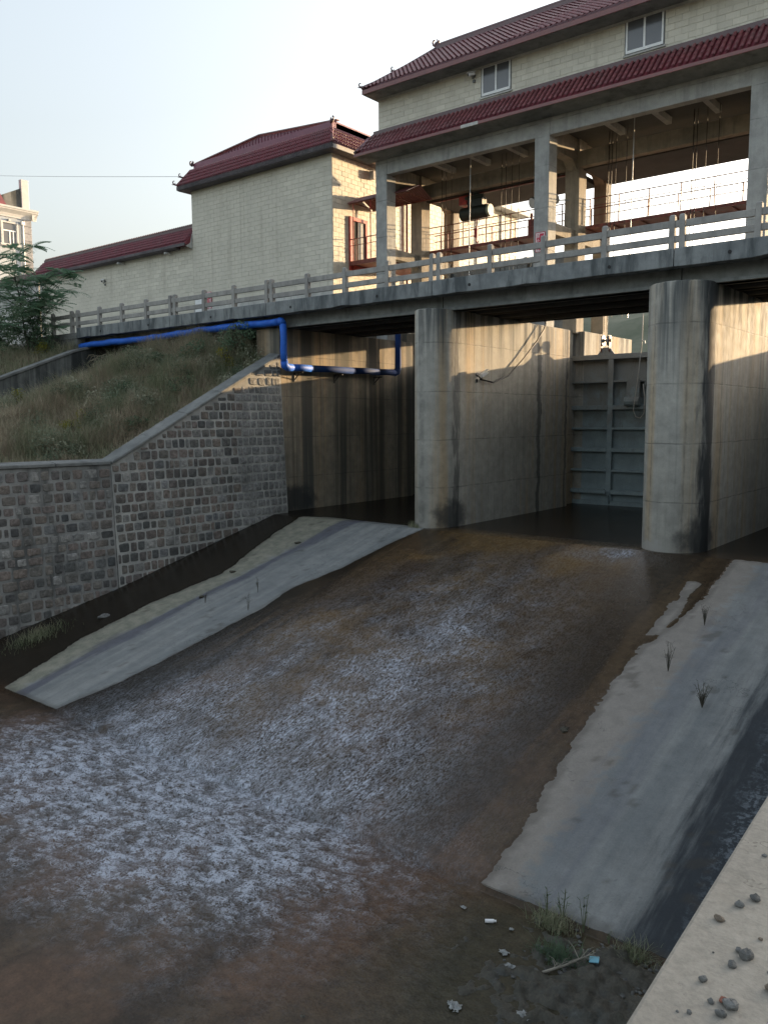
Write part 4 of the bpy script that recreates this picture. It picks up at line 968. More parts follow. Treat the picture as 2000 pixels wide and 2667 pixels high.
# ------------------------------------------------------------------ red catwalk, awning, machinery under the hoist house
cwk = empty('red_catwalk', (-18, 38.7, 9.0), 'rust red steel catwalk with wire railings between the hoist columns', 'catwalk')
m_wire = plain('thin_wire', (.20, .12, .10), .6, .2)
build('walkway', MB().box(-28.2, 3, 37.95, 39.65, 9.14, 9.2).box(-30.38, -28.2, 34.75, 39.65, 8.42, 8.5), m_rust, cwk)
build('side_beam', MB().box(-28.2, 3, 37.9, 37.949, 9.06, 9.2), m_rust, cwk); build('side_beam', MB().box(-28.2, 3, 39.651, 39.7, 9.06, 9.2), m_rust, cwk)
build('side_beam', MB().box(-30.38, -28.2, 34.70, 34.749, 8.34, 8.56), m_rust, cwk)
x = -27.6
while x < 2.8: build('cross_bar', MB().box(x-.05, x+.05, 37.95, 39.65, 9.07, 9.139), m_rust, cwk); x += 1.35
def cat_rail(xa, xb, y, z0, first, step=1.45):
    x = first
    while x < xb: build('rail_post', MB().box(x-.022, x+.022, y-.022, y+.022, z0, z0+1.2), m_rust, cwk); x += step
    for dz, r in ((1.2, .026), (.86, .018), (1.05, .02)):
        if dz == 1.05: continue
        g = MB(); g.tube([(xa, y, z0+dz), (xb, y, z0+dz)], r, 6); build('hand_rail', g, m_rust, cwk)
    g = MB(); x = xa+.1
    while x < xb: g.tube([(x, y, z0), (x, y, z0+.86)], .0065, 4, caps=False); x += .21
    g.tube([(xa, y, z0+.38), (xb, y, z0+.38)], .006, 4)
    build('wire_infill', g, m_wire, cwk, kind='stuff')
cat_rail(-28.2, 3, 37.92, 9.22, -28.0); cat_rail(-28.2, 3, 39.68, 9.22, -27.3)
cat_rail(-30.35, -28.2, 34.72, 8.52, -29.9, .72)
for x in XC[1:]:
    g = MB(); g.bar((x, 37.81, 8.7), (x, 39.6, 9.0), .08); build('bracket', g, m_rust, cwk)
aw = empty('corrugated_awning', (-28.8, 35.7, 11.6), 'small red corrugated awning on thin poles by the red doorway', 'awning')
def corr(p0, p1, q0, q1, mat, name, n=30):
    """corrugated sheet between an upper edge p0-p1 and a lower edge q0-q1"""
    p0, p1, q0, q1 = map(Vector, (p0, p1, q0, q1)); mb = MB(); vs = []; nn = n*4
    nrm = (p1-p0).cross(q0-p0).normalized(); nrm = nrm if nrm.z > 0 else -nrm
    for i in range(nn+1):
        t = i/nn; o = nrm*.028*math.sin(2*math.pi*i/4*1.0+.4)
        vs += [p0.lerp(p1, t)+o, q0.lerp(q1, t)+o, q0.lerp(q1, t)+o-nrm*.012, p0.lerp(p1, t)+o-nrm*.012]
    fs = []
    for i in range(nn):
        a = i*4; fs += [(a, a+4, a+5, a+1), (a+3, a+2, a+6, a+7), (a+1, a+5, a+6, a+2)]
    mb.add(vs, fs); return build(name, mb, mat, aw)
corr((-30.45, 35.75, 12.15), (-26.4, 35.75, 12.15), (-30.45, 34.62, 11.62), (-26.4, 34.62, 11.62), m_fascia, 'roof_sheet')
corr((-30.45, 35.76, 12.15), (-26.4, 35.76, 12.15), (-30.45, 36.9, 11.62), (-26.4, 36.9, 11.62), m_fascia, 'roof_sheet')
for x, y in ((-30.1, 34.75), (-28.9, 34.75), (-30.1, 36.75), (-28.3, 36.75)):
    g = MB(); g.tube([(x, y, 8.5), (x, y, 11.65)], .028, 6); build('pole', g, m_redpaint, aw)
g = MB(); g.box(-30.4, -26.5, 34.72, 34.78, 11.58, 11.63).box(-30.4, -26.5, 36.72, 36.78, 11.58, 11.63)
for x in (-30.1, -28.9, -27.6, -26.6): g.bar((x, 34.75, 11.6), (x, 36.75, 11.6), .05)
build('roof_frame', g, m_rust, aw)

ht = empty('electric_hoist', (-24.05, 37.62, 10.6), 'dark green electric hoist hanging on its rail under the hoist house', 'hoist')
g = MB(); g.tube([(-24.95, 37.62, 10.72), (-23.35, 37.62, 10.72)], .34, 18); build('drum', g, m_darkmetal, ht, smooth=False)
g = MB(); g.tube([(-23.349, 37.62, 10.72), (-23.2, 37.62, 10.72)], .30, 18); build('motor_end', g, plain('pale_green_paint', (.30, .32, .24), .5, .1), ht)
g = MB(); g.box(-24.5, -23.6, 37.40, 37.84, 11.0, 11.45).box(-24.2, -23.9, 37.5, 37.74, 11.45, 11.72).tube([(-24.6, 37.36, 11.45), (-23.5, 37.36, 11.45)], .09, 8); build('trolley', g, m_darkmetal, ht)
g = MB(); g.box(-25.0, -24.55, 37.35, 37.9, 11.15, 11.6); build('control_box', g, m_redpaint, ht)
g = MB(); rg = random.Random(3)
for i in range(9):
    x = -24.85+i*.11; g.tube([(x, 37.5, 10.42), (x+.02, 37.52, 10.1+rg.uniform(-.08, .08)), (x+.06, 37.6, 10.2), (x+.06, 37.6, 10.42)], .012, 4)
build('rope_loops', g, m_black, ht, kind='stuff')
g = MB(); g.tube([(-24.1, 37.6, 10.4), (-24.1, 37.6, 9.9)], .012, 5).tube([(-23.95, 37.6, 10.4), (-24.05, 37.6, 9.9)], .012, 5); g.box(-24.16, -23.98, 37.54, 37.66, 9.45, 9.92); g.tube([(-24.07, 37.6, 9.45), (-24.07, 37.6, 9.25), (-23.98, 37.6, 9.15), (-23.92, 37.6, 9.26)], .03, 6); build('hook', g, m_redpaint, ht)
mr = MB().box(-27, -18.8, 37.55, 37.70, 11.62, 11.65).box(-27, -18.8, 37.61, 37.64, 11.65, 11.699)
tag(build('monorail_beam', mr, m_rust), 'thin steel monorail beam carrying the dark green hoist', 'beam')
ep = MB(); ep.box(-24.0+2.7, -20.9, 38.1, 38.5, 9.21, 10.0).box(-20.88, -20.5, 38.15, 38.45, 9.21, 9.8).tube([(-21.2, 38.3, 10.0), (-21.2, 38.3, 10.35)], .07, 6).tube([(-20.75, 38.3, 9.8), (-20.75, 38.3, 10.15)], .10, 6).box(-21.0, -20.6, 38.2, 38.4, 10.1, 10.2)
t = tag(build('winch_cabinet', ep, m_rust), 'rusty winch cabinet standing on the catwalk beside the middle column', 'winch')
for i, (x, y, z, sgn) in enumerate(((-20.3, 37.0, 10.5, -1), (-19.15, 36.6, 10.35, 1))):
    f = empty('floodlight', (x, y, z), ('dark round floodlight on the left side of the middle column', 'floodlight with pale lens on the right side of the middle column')[i], 'floodlight', 'floodlights on the middle column')
    d = Vector((.75, -.15, .1)) if i else Vector((-.3, -.6, -.2)); d.normalize(); P = Vector((x, y, z))
    g = MB(); g.tube([P-d*.16, P-d*.05, P+d*.14, P+d*.2], [.10, .22, .26, .26], 14); build('housing', g, m_black, f, smooth=False)
    g = MB(); g.tube([P+d*.201, P+d*.215], .24, 14); build('lens', g, m_trim, f)
    g = MB(); g.bar(P-d*.1, (-18.72 if i == 0 else -18.4, y+.2, z-.1), .04); build('arm', g, m_greymetal, f)
bk = empty('raised_bulkhead', (-23, 38.3, 5), 'dark steel bulkhead panel hanging under the catwalk in the left bay', 'bulkhead gate')
build('panel', MB().box(-26.6, -18.9, 38.9, 39.0, 4.3, 8.3), m_greymetal, bk)
for x in (-26.5, -24.1, -21.7, -19.6): build('stiffener', MB().box(x-.1, x+.1, 38.6, 38.899, 4.3, 8.3), m_greymetal, bk)
for z in (5.6, 7.0): build('cross_rib', MB().box(-26.6, -18.9, 38.7, 38.898, z-.06, z+.06), m_greymetal, bk)

ROPES = [(-25.6, 36.62, 3.9, 13, .016), (-25.35, 36.62, 3.9, 13, .012), (-25.0, 36.62, 3.9, 13, .012), (-22.0, 36.6, 4.4, 13, .016), (-21.75, 36.6, 4.4, 13, .016), (-21.4, 36.6, 8.5, 13, .012), (-20.9, 36.4, 4.4, 13, .012),
         (-16.55, 36.95, 4.0, 13, .02), (-16.40, 36.95, 4.0, 13, .016), (-16.05, 36.6, 4.6, 13, .014), (-15.55, 36.6, 4.6, 13, .012), (-12.65, 36.7, 4.0, 13, .02), (-12.5, 36.7, 4.0, 13, .016), (-12.1, 36.7, 4.6, 13, .014), (-11.6, 36.7, 4.6, 13, .012)]
for i, (x, y, z0, z1, r) in enumerate(ROPES):
    g = MB(); g.tube([(x, y, z0), (x+.01, y, (z0+z1)/2), (x+.04, y, z1)], r, 6)
    tag(build('wire_rope', g, m_cable), 'thin dark hoisting rope, ' + ('first second third fourth fifth sixth seventh'.split()[i] + ' from the left before the dark bulkhead panel' if i < 7 else 'first second third fourth fifth sixth seventh eighth'.split()[i-7] + ' from the left in the open bay against the sky'), 'wire rope', 'hoisting wire ropes')
for i, (x, y) in enumerate(((-22.95, 35.2), (-14.85, 35.6))):
    g = MB(); g.tube([(x, y, 4.4), (x+.02, y, 9), (x+.06, y, 13)], .022, 6)
    tag(build('steel_rod', g, m_steelrod), ('pale vertical rod hanging in front of the dark green hoist', 'pale vertical rod hanging in the open right bay against the sky')[i], 'rod', 'pale rods under the hoist house')
for i, pts in enumerate(([(-21.6, 36.2, 5.0), (-21.2, 36.2, 6.4), (-20.9, 36.2, 7.9)], [(-20.2, 36.0, 5.0), (-20.05, 36, 6.6), (-19.8, 36, 8.2)], [(-21.0, 36.1, 5.0), (-21.15, 36.1, 6.6), (-21.2, 36.1, 8.0)])):
    g = MB(); g.tube(pts, .014, 5); tag(build('slack_rope', g, m_rope), 'slack pale rope hanging before the dark bulkhead panel, ' + ('leftmost', 'rightmost', 'middle')[i] + ' of three', 'rope', 'slack ropes in the left bay')

# rope with a loop and a small hook plate at the right edge of the gate
g = MB(); g.tube([(-14.43, 36.3, 4.6), (-14.45, 36.3, 3.3), (-14.6, 36.25, 1.5), (-14.72, 36.2, .35), (-14.6, 36.2, .05), (-14.4, 36.2, -.02), (-14.22, 36.2, .2), (-14.2, 36.2, .9), (-14.3, 36.2, 1.5)], .022, 6)
tag(build('hanging_rope', g, m_rope, smooth=True), 'pale rope with a loop at its end hanging before the gate', 'rope')
g = MB(); g.tube([(-14.47, 36.3, 3.3), (-14.42, 36.3, 3.45), (-14.33, 36.3, 3.42), (-14.3, 36.3, 3.3)], .02, 6); tag(build('rope_hook', g, m_steelrod), 'small pale hook on the hanging rope by the gate', 'hook')
gb = MB(); gb.box(-15.35, -14.75, 36.9, 37.05, .85, 1.75).tube([(-15.4, 36.9, .75), (-14.7, 36.9, .75)], .22, 10).bar((-15.25, 36.95, 1.75), (-15.1, 36.95, 2.05), .03).bar((-14.5, 36.9, 1.4), (-14.4, 36.9, 2.0), .05)
tag(build('gate_clamp', gb, m_gate), 'grey drum and bracket fixed on the right part of the gate', 'clamp')

# ------------------------------------------------------------------ blue wrapped water pipe
pp = empty('blue_pipe', (-27, 25.8, 2.4), 'bright blue wrapped water pipe running under the curb and along the abutment', 'pipe')
rg = random.Random(12)
path = []
for i in range(34):
    t = i/33; x = -43.4+(-26.62+43.4)*t; path.append((x, 25.72+.03*math.sin(i*1.3), 4.12+.18*t+.014*math.sin(i*1.7+1)+.03*math.sin(i*.33)))
g = MB(); g.tube(path, [.165*rg.uniform(.9, 1.08) for _ in path], 12); build('wrapped_run', g, m_blue, pp, smooth=True)
g = MB(); g.tube([(-26.62, 25.72, 4.30), (-26.50, 25.72, 4.27), (-26.42, 25.73, 4.15)], [.17, .18, .165], 12); build('elbow', g, m_blue, pp, smooth=True)
g = MB(); g.tube([(-26.42, 25.73, 4.16), (-26.40, 25.74, 3.6), (-26.42, 25.74, 3.0), (-26.40, 25.75, 2.5)], [.16, .15, .155, .155], 12); build('drop', g, m_blue, pp, smooth=True)
g = MB(); g.tube([(-26.40, 25.75, 2.55), (-26.41, 25.78, 2.36), (-26.44, 25.95, 2.30), (-26.47, 26.3, 2.30)], [.165, .18, .175, .16], 12); build('elbow', g, m_blue, pp, smooth=True)
segs = [(26.3, 27.6, m_blue), (27.6, 30.5, m_blue_d), (30.5, 32.4, m_blue_d), (32.4, 33.75, m_blue_d)]
for y0, y1, m in segs:
    g = MB(); zz = lambda y: 2.30+.06*(y-26.3)/7
    g.tube([(-26.48, y0+.01, zz(y0)), (-26.5, (y0+y1)/2, zz(y0)+.03), (-26.5, y1-.01, zz(y1))], [.155, .15, .155], 12); build('pipe_run', g, m, pp, smooth=True)
    g = MB(); g.tube([(-26.5, y1-.05, zz(y1)), (-26.5, y1+.05, zz(y1))], .165, 12); build('joint_band', g, m_blue_d, pp)
g = MB(); g.tube([(-26.5, 33.75, 2.37), (-26.5, 33.93, 2.42), (-26.5, 34.02, 2.6), (-26.5, 34.02, 3.3), (-26.5, 34.02, 4.3), (-26.5, 34.02, 4.9)], [.16, .18, .17, .155, .155, .155], 12); build('riser', g, m_blue_d, pp, smooth=True)
for y in (26.9, 29.6, 32.6):
    g = MB(); g.box(-26.95, -26.4, y-.025, y+.025, 2.09, 2.13).bar((-26.93, y, 1.8), (-26.6, y, 2.1), .035).box(-26.949, -26.91, y-.035, y+.035, 1.72, 2.13); build('bracket', g, m_black, pp)

# ------------------------------------------------------------------ security cameras, cable, signs
def seccam(p, d, wall_n, label, arm=.25):
    p = Vector(p); d = Vector(d).normalized(); n = Vector(wall_n)
    t = empty('security_camera', p, label, 'security camera')
    h = p+n*arm
    g = MB(); g.bar(h-d*.16, h+d*.16, .13, .12); build('housing', g, m_white, t, bevel=.02)
    g = MB(); g.bar(h+Vector((0, 0, .09))-d*.2, h+Vector((0, 0, .09))+d*.24, .17, .02); build('sun_hood', g, m_white, t)
    g = MB(); g.tube([h+d*.16, h+d*.18], .055, 10); build('lens', g, m_black, t)
    g = MB(); g.tube([p, p+n*arm*.6-Vector((0, 0, .16)), h-Vector((0, 0, .06))], .025, 6).tube([p-n*.0, p+n*.03], .08, 8).box(p.x-.06, p.x+.06, p.y-.06, p.y+.06, p.z-.3, p.z-.18); build('arm', g, m_black if arm > .3 else m_greymetal, t)
    return t
seccam((-17.75, 27.86, 1.72), (.2, .85, .5), (1, 0, 0), 'white security camera on the sunlit side of the left pier', .32)
seccam((-51.97, 33.5, 9.66), (.5, -.7, -.3), (0, -1, 0), 'small security camera on the long low cream wall', .2)
seccam((-21.92, 33.98, 15.85), (-.5, -.6, -.2), (0, -1, 0), 'security camera by the left window of the hoist house', .25)
g = MB(); g.tube([(-17.70, 28.0, 1.55), (-17.62, 28.9, 1.45), (-17.6, 30.0, 1.75), (-17.58, 31.2, 2.5), (-17.56, 32.3, 3.3), (-17.57, 33.0, 3.9), (-17.6, 33.2, 4.2), (-17.75, 33.15, 4.35)], .03, 7)
tag(build('camera_cable', g, m_cable, smooth=True), 'black cable drooping from the pier top to the security camera', 'cable')
m_sign = plain('red_sign_face', (.50, .035, .075), .5, .06)
def text_mesh(txt, size):
    c = bpy.data.curves.new('letters', 'FONT'); c.body = txt; c.size = size; c.align_x = 'CENTER'; c.align_y = 'CENTER'
    o = bpy.data.objects.new('letters', c); COL.objects.link(o); dg = bpy.context.evaluated_depsgraph_get(); dg.update()
    me = bpy.data.meshes.new_from_object(o.evaluated_get(dg)); bpy.data.objects.remove(o); return me
def sign(x, y, z, w, h, label, cols, size):
    t = empty('warning_sign', (x, y, z), label, 'sign', 'red warning signs with white characters')
    build('board', MB().box(x-w/2, x+w/2, y-.02, y, z-h/2, z+h/2), m_sign, t)
    f = MB(); b = .03; y1 = y-.022
    f.box(x-w/2+b, x+w/2-b, y1-.003, y1, z+h/2-2*b, z+h/2-b).box(x-w/2+b, x+w/2-b, y1-.003, y1, z-h/2+b, z-h/2+2*b).box(x-w/2+b, x-w/2+2*b, y1-.003, y1, z-h/2+2*b, z+h/2-2*b).box(x+w/2-2*b, x+w/2-b, y1-.003, y1, z-h/2+2*b, z+h/2-2*b)
    build('border', f, m_white, t)
    for ci, (txt, dx, z0) in enumerate(cols):
        for i, ch in enumerate(txt):
            try:
                me = text_mesh(ch, size)
                me.materials.clear(); me.materials.append(m_white)
                o = bpy.data.objects.new('character', me); COL.objects.link(o); o.parent = t
                o.location = Vector((x+dx, y-.027, z0-i*size*1.12))-WL[t.name]; o.rotation_euler = (math.pi/2, 0, 0)
            except Exception as e: print('text', e)
sign(-18.36, 33.99, 7.87, .48, .86, 'red warning sign with white characters on the middle column', [('禁止下水', -.10, 8.13), ('注意安全', .11, 8.04)], .19)
sign(-40.8, 33.44, 7.32, .55, 1.0, 'red warning sign at the foot of the tall cream wall behind the railing', [('禁止下水', -.12, 7.62), ('注意安全', .12, 7.52)], .21)
tag(build('paper_notice', MB().box(-42.1, -41.2, 33.43, 33.45, 6.7, 7.6), m_white), 'white sheet fixed to the cream wall left of the red sign', 'notice')
g = MB(); P0, P1 = Vector((-96.5, 34, 25.6)), Vector((-42.9, 33.2, 14.98))
g.tube([P0.lerp(P1, t/24)-Vector((0, 0, 0.25*math.sin(math.pi*t/24))) for t in range(25)], .014, 5); tag(build('overhead_cable', g, m_steelrod), 'thin overhead cable reaching the left end of the tall building roof', 'cable')

# ------------------------------------------------------------------ vegetation
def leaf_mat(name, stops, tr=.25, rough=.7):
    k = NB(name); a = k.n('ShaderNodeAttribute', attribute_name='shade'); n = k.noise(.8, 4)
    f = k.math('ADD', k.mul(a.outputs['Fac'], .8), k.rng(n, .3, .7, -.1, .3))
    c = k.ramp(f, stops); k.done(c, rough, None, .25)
    if tr:
        t = k.n('ShaderNodeBsdfTranslucent'); k.l(c, t.inputs[0]); m = k.n('ShaderNodeMixShader'); m.inputs[0].default_value = tr
        out = k.t.nodes['Material Output']; k.t.links.new(k.b.outputs[0], m.inputs[1]); k.t.links.new(t.outputs[0], m.inputs[2]); k.t.links.new(m.outputs[0], out.inputs[0])
    return k.mat
m_grass = leaf_mat('dry_grass', [(0, (.12, .15, .08)), (.25, (.21, .23, .14)), (.5, (.31, .30, .20)), (.72, (.27, .205, .155)), (1, (.52, .46, .33))])
m_green = leaf_mat('bush_leaves', [(0, (.055, .10, .06)), (.5, (.10, .155, .09)), (1, (.17, .21, .13))])
m_tree = leaf_mat('tree_leaves', [(0, (.075, .15, .095)), (.5, (.15, .26, .16)), (1, (.25, .34, .22))], .4)
m_yellow = leaf_mat('yellow_flowers', [(0, (.08, .09, .02)), (.5, (.20, .19, .02)), (1, (.34, .29, .03))])
m_bark = plain('bark', (.06, .055, .042), .9, .3, 6.)
m_plume = leaf_mat('pale_plume', [(0, (.22, .19, .14)), (1, (.36, .32, .26))])
def from_np(name, V, F, mat, parent=None, shade=None, kind=None, loc=None):
    me = bpy.data.meshes.new(name); V = np.asarray(V, np.float32); loc = np.array(loc if loc is not None else (WL[parent.name] if parent else (0, 0, 0)), np.float32)
    me.vertices.add(len(V)); me.vertices.foreach_set('co', (V-loc).ravel()); F = np.asarray(F, np.int32)
    me.loops.add(F.size); me.loops.foreach_set('vertex_index', F.ravel()); me.polygons.add(len(F)); me.polygons.foreach_set('loop_start', np.arange(len(F))*F.shape[1]); me.update(); me.materials.append(mat)
    if shade is not None:
        a = me.attributes.new('shade', 'FLOAT', 'POINT'); a.data.foreach_set('value', np.asarray(shade, np.float32))
    o = bpy.data.objects.new(name, me); _link(o, parent, loc)
    if kind: o['kind'] = kind
    return o
def blades(P, H, W, lean, shade, rs, ndir=None):
    """curved grass blades: two quads and a tip as three quads"""
    n = len(P); a = rs.uniform(0, 2*np.pi, n) if ndir is None else ndir; d = np.stack([np.cos(a), np.sin(a), 0*a], 1); s = np.stack([-d[:, 1], d[:, 0], 0*a], 1)
    V = np.zeros((n, 8, 3))
    for i, t in enumerate((0, .4, .75, 1.)):
        c = P + d*(lean*H*t*t)[:, None] + np.stack([0*H, 0*H, H*t*(1-.25*lean*t)], 1); w = W*(1-t)**.7*.5+.0008
        V[:, 2*i] = c-s*w[:, None]; V[:, 2*i+1] = c+s*w[:, None]
    o = (np.arange(n)*8)[:, None, None]; F = (np.array([[0,1,3,2],[2,3,5,4],[4,5,7,6]])[None]+o).reshape(-1, 4)
    return V.reshape(-1, 3), F, np.repeat(shade, 8)
rs = np.random.RandomState(5)
def patch_noise(x, y, s, seed):
    r = np.random.RandomState(seed); v = 0
    for i in range(6):
        a = r.uniform(0, 6.28); kx, ky = np.cos(a)*s*(1+.5*i), np.sin(a)*s*(1+.5*i); v = v+np.sin(x*kx+y*ky+r.uniform(0, 6.28))/(1+.4*i)
    return v/2.4
# bank grass
N = 150000; y = rs.uniform(9.0, 26.1, N); x = -41.6+(wall_in(y)-.15+41.6)*rs.uniform(0, 1, N)
pn = patch_noise(x, y, 1.1, 3); pn2 = patch_noise(x, y, 3.0, 4)
gully = np.exp(-((x+40.9-.12*(26-y))/.55)**2)
keepm = (rs.rand(N) < np.clip(.75+.35*pn2-.9*gully, .05, 1)); x, y, pn, pn2 = x[keepm], y[keepm], pn[keepm], pn2[keepm]
z = bank_h(x, y); H = np.clip(.42+.22*pn+.16*pn2+rs.gamma(2., .13, len(x)), .12, 1.4); H *= np.clip((wall_in(y)-x)/1.2, .45, 1)
sh = np.clip(.46+.24*pn+.16*pn2+.14*sst(y, 21, 15)-.16*sst(y, 20, 25)+rs.normal(0, .2, len(x)), 0, 1)
V, F_, S = blades(np.stack([x, y, z-.02], 1), H, rs.uniform(.010, .024, len(x)), rs.uniform(.15, 1.1, len(x)), sh, rs)
from_np('wild_grass', V, F_, m_grass, shade=S, kind='stuff')
N = 60000; x = rs.uniform(-66, -42.4, N); y = rs.uniform(12, 26.3, N); pn = patch_noise(x, y, .9, 8)
z = bank2_h(x, y); H = np.clip(.35+.18*pn+rs.gamma(2., .1, N), .1, 1.2)
V, F_, S = blades(np.stack([x, y, z-.02], 1), H, rs.uniform(.014, .03, N), rs.uniform(.2, .9, N), np.clip(.3+.25*pn+rs.normal(0, .16, N), 0, 1), rs)
from_np('upper_bank_grass', V, F_, m_grass, shade=S, kind='stuff')
def leaf_cloud(C, R, n, size, rs, flat=.6, shell=.55):
    """small leaf quads through an uneven volume made of clumps"""
    k = 9; cl = rs.normal(0, .5, (k, 3))*np.array(R)+np.array(C); cr = rs.uniform(.35, .62, k)
    i = rs.randint(0, k, n); u = rs.normal(0, 1, (n, 3)); u /= np.linalg.norm(u, axis=1)[:, None]; rad = rs.uniform(shell, 1, n)**.6
    P = cl[i]+u*(rad*cr[i])[:, None]*np.array(R)
    return P, i, rad
def leaf_quads(P, size, rs, droop=.3):
    n = len(P); a = rs.uniform(0, 6.28, n); el = rs.uniform(-.9, .5, n)-droop
    d = np.stack([np.cos(a)*np.cos(el), np.sin(a)*np.cos(el), np.sin(el)], 1); b = rs.uniform(0, 6.28, n); s = np.stack([-np.sin(a), np.cos(a), 0*a], 1); u = np.cross(s, d); s = s*np.cos(b)[:, None]+u*np.sin(b)[:, None]
    L = (size*rs.uniform(.6, 1.3, n))[:, None]; V = np.zeros((n, 4, 3)); V[:, 0] = P; V[:, 1] = P+d*L*.5+s*L*.24; V[:, 2] = P+d*L; V[:, 3] = P+d*L*.5-s*L*.24
    return V.reshape(-1, 3), (np.arange(n)*4)[:, None]+np.arange(4)[None]
def bush(c, R, n, size, mat, label, seed, name='bush', cat='bush', group=None, stems=7):
    r2 = np.random.RandomState(seed); t = empty(name, c, label, cat, group); c = np.array(c, float)
    P, i, rad = leaf_cloud(c+np.array([0, 0, R[2]*.8]), R, n, size, r2)
    P[:, 2] = np.maximum(P[:, 2], c[2]+.03)
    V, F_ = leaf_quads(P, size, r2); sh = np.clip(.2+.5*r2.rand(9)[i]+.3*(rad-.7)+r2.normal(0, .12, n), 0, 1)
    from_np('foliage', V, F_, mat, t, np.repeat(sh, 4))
    g = MB()
    for q in range(stems):
        a = r2.uniform(0, 6.28); e = c+np.array([math.cos(a)*R[0]*.6, math.sin(a)*R[1]*.6, R[2]*r2.uniform(.9, 1.6)]); g.tube([c, (c+e)/2+np.array([0, 0, .1*R[2]]), e], [.02+.01*R[2], .015, .005], 5)
    build('stem', g, m_bark, t); return t
hz_ = lambda x, y: float(bank_h(x, y)) if x > -41.9 else float(bank2_h(x, y))
BU = [(-29.2, 25.3, (.8, .7, .75), 1300, .11, m_green, 'small dark bush against the left side of the abutment block'),
      (-31.2, 24.6, (1.1, .8, .6), 1500, .10, m_green, 'low grey green bush below the middle of the blue pipe'),
      (-33.6, 24.0, (1.3, .9, .55), 1500, .10, m_green, 'spreading low bush at the crest of the grassy bank'),
      (-31.5, 21.4, (1.0, .8, .5), 1200, .10, m_green, 'small leafy bush halfway down the grassy bank'),
      (-29.2, 22.2, (.6, .7, .5), 900, .10, m_green, 'low bush leaning over the sloping grey coping'),
      (-28.4, 19.6, (.5, .6, .4), 700, .09, m_green, 'dark low bush just above the bend in the coping'),
      (-39.4, 20.2, (.7, .7, .45), 700, .10, m_green, 'dark bush in the gully at the foot of the far left wing wall'),
      (-44.9, 24.0, (1.6, 1.2, 1.5), 3600, .13, m_green, 'leafy bush below the young tree at the end of the bridge'),
      (-48.5, 22.9, (2.2, 1.5, 1.9), 5200, .14, m_green, 'large dark bush at the left edge under the young tree'),
      (-46.2, 21.0, (1.5, 1.2, .9), 2200, .12, m_green, 'dark bush above the far left wing wall'),
      (-43.4, 24.9, (.7, .6, .45), 700, .10, m_green, 'small bush beside the left end of the blue pipe')]
for i, (x, y, R, n, s, m, lb) in enumerate(BU): bush((x, y, hz_(x, y)-.05), R, n, s, m, lb, 40+i)
m_pale = leaf_mat('pale_bush_leaves', [(0, (.07, .095, .06)), (.5, (.12, .145, .095)), (1, (.19, .20, .14))])
for i, (x, y, R, n, s, lb) in enumerate([(-30.4, 23.6, (.9, .8, .55), 1500, .075, 'pale green bush near the top of the coping'), (-32.6, 22.6, (1.0, .9, .55), 1600, .075, 'pale grey green bush in the middle of the upper bank'), (-35.6, 23.2, (1.2, .9, .5), 1600, .075, 'pale bush below the left part of the blue pipe'), (-29.3, 20.8, (.7, .8, .42), 1100, .07, 'pale bush beside the middle of the sloping coping'), (-33.4, 19.4, (.9, .8, .4), 1100, .07, 'low pale bush halfway down the bank left of the coping')]):
    bush((x, y, hz_(x, y)-.05), R, n, s, m_pale, lb, 140+i)
P_, S_ = [], []
for q in range(95):
    yy = rs.uniform(15.5, 25.7); xx = rs.uniform(-40.0, float(wall_in(yy))-.25); R0 = rs.uniform(.35, .85); nn = int(520*R0)
    u = rs.normal(0, 1, (nn, 3)); u /= np.linalg.norm(u, axis=1)[:, None]; u[:, 2] = np.abs(u[:, 2]); rad = rs.uniform(.5, 1, nn)
    p = np.stack([xx+u[:, 0]*rad*R0, yy+u[:, 1]*rad*R0, 0*rad], 1); p[:, 2] = bank_h(np.minimum(p[:, 0], wall_in(p[:, 1])), p[:, 1])+u[:, 2]*rad*R0*rs.uniform(.9, 1.35)+.12
    P_.append(p); S_.append(np.clip(rs.uniform(.05, .8)+.3*(u[:, 2]*rad-.5)+rs.normal(0, .12, nn), 0, 1))
V, F_ = leaf_quads(np.concatenate(P_), .085, rs); from_np('bank_scrub', V, F_, leaf_mat('scrub_leaves', [(0, (.08, .12, .08)), (.35, (.16, .20, .13)), (.65, (.27, .28, .20)), (1, (.38, .37, .28))]), shade=np.repeat(np.concatenate(S_), 4), kind='stuff')
YE = [(-28.9, 24.6, (.35, .3, .5), 'yellow flowering weed beside the abutment block', 1.2), (-43.9, 24.3, (.55, .5, .4), 'yellow flowering weed near the left end of the blue pipe', 0),
      (-35.2, 18.2, (.32, .3, .45), 'yellow flowering weed in the middle of the grassy bank', 0), (-30.2, 17.6, (.45, .4, .35), 'yellow flowering weed low on the bank above the stone wall bend', 0)]
for i, (x, y, R, lb, dz) in enumerate(YE): bush((x, y, hz_(x, y)+.25), R, 420, .075, m_yellow, lb, 70+i, 'flowering_weed', 'weed', 'yellow flowering weeds', 5)
# plumed grass clump before the dark culvert opening
t = empty('plume_grass', (-38.6, 24.6, hz_(-38.6, 24.6)), 'clump of pale plumed grass arching before the dark opening under the bridge', 'grass clump'); g = MB(); rg = random.Random(5); bz = WL[t.name].z
for i in range(16):
    a = rg.uniform(2.4, 3.9); h = rg.uniform(.8, 1.3); d = Vector((math.cos(a), math.sin(a)*.6, 0)); b0 = Vector((-38.6+rg.uniform(-.4, 1.0), 24.6+rg.uniform(-.3, .3), bz))
    g.tube([b0, b0+d*.15+Vector((0, 0, h*.6)), b0+d*.4+Vector((0, 0, h)), b0+d*.75+Vector((0, 0, h*.98)), b0+d*.95+Vector((0, 0, h*.82))], [.008, .01, .02, .028, .006], 5)
build('plumes', g, m_plume, t)
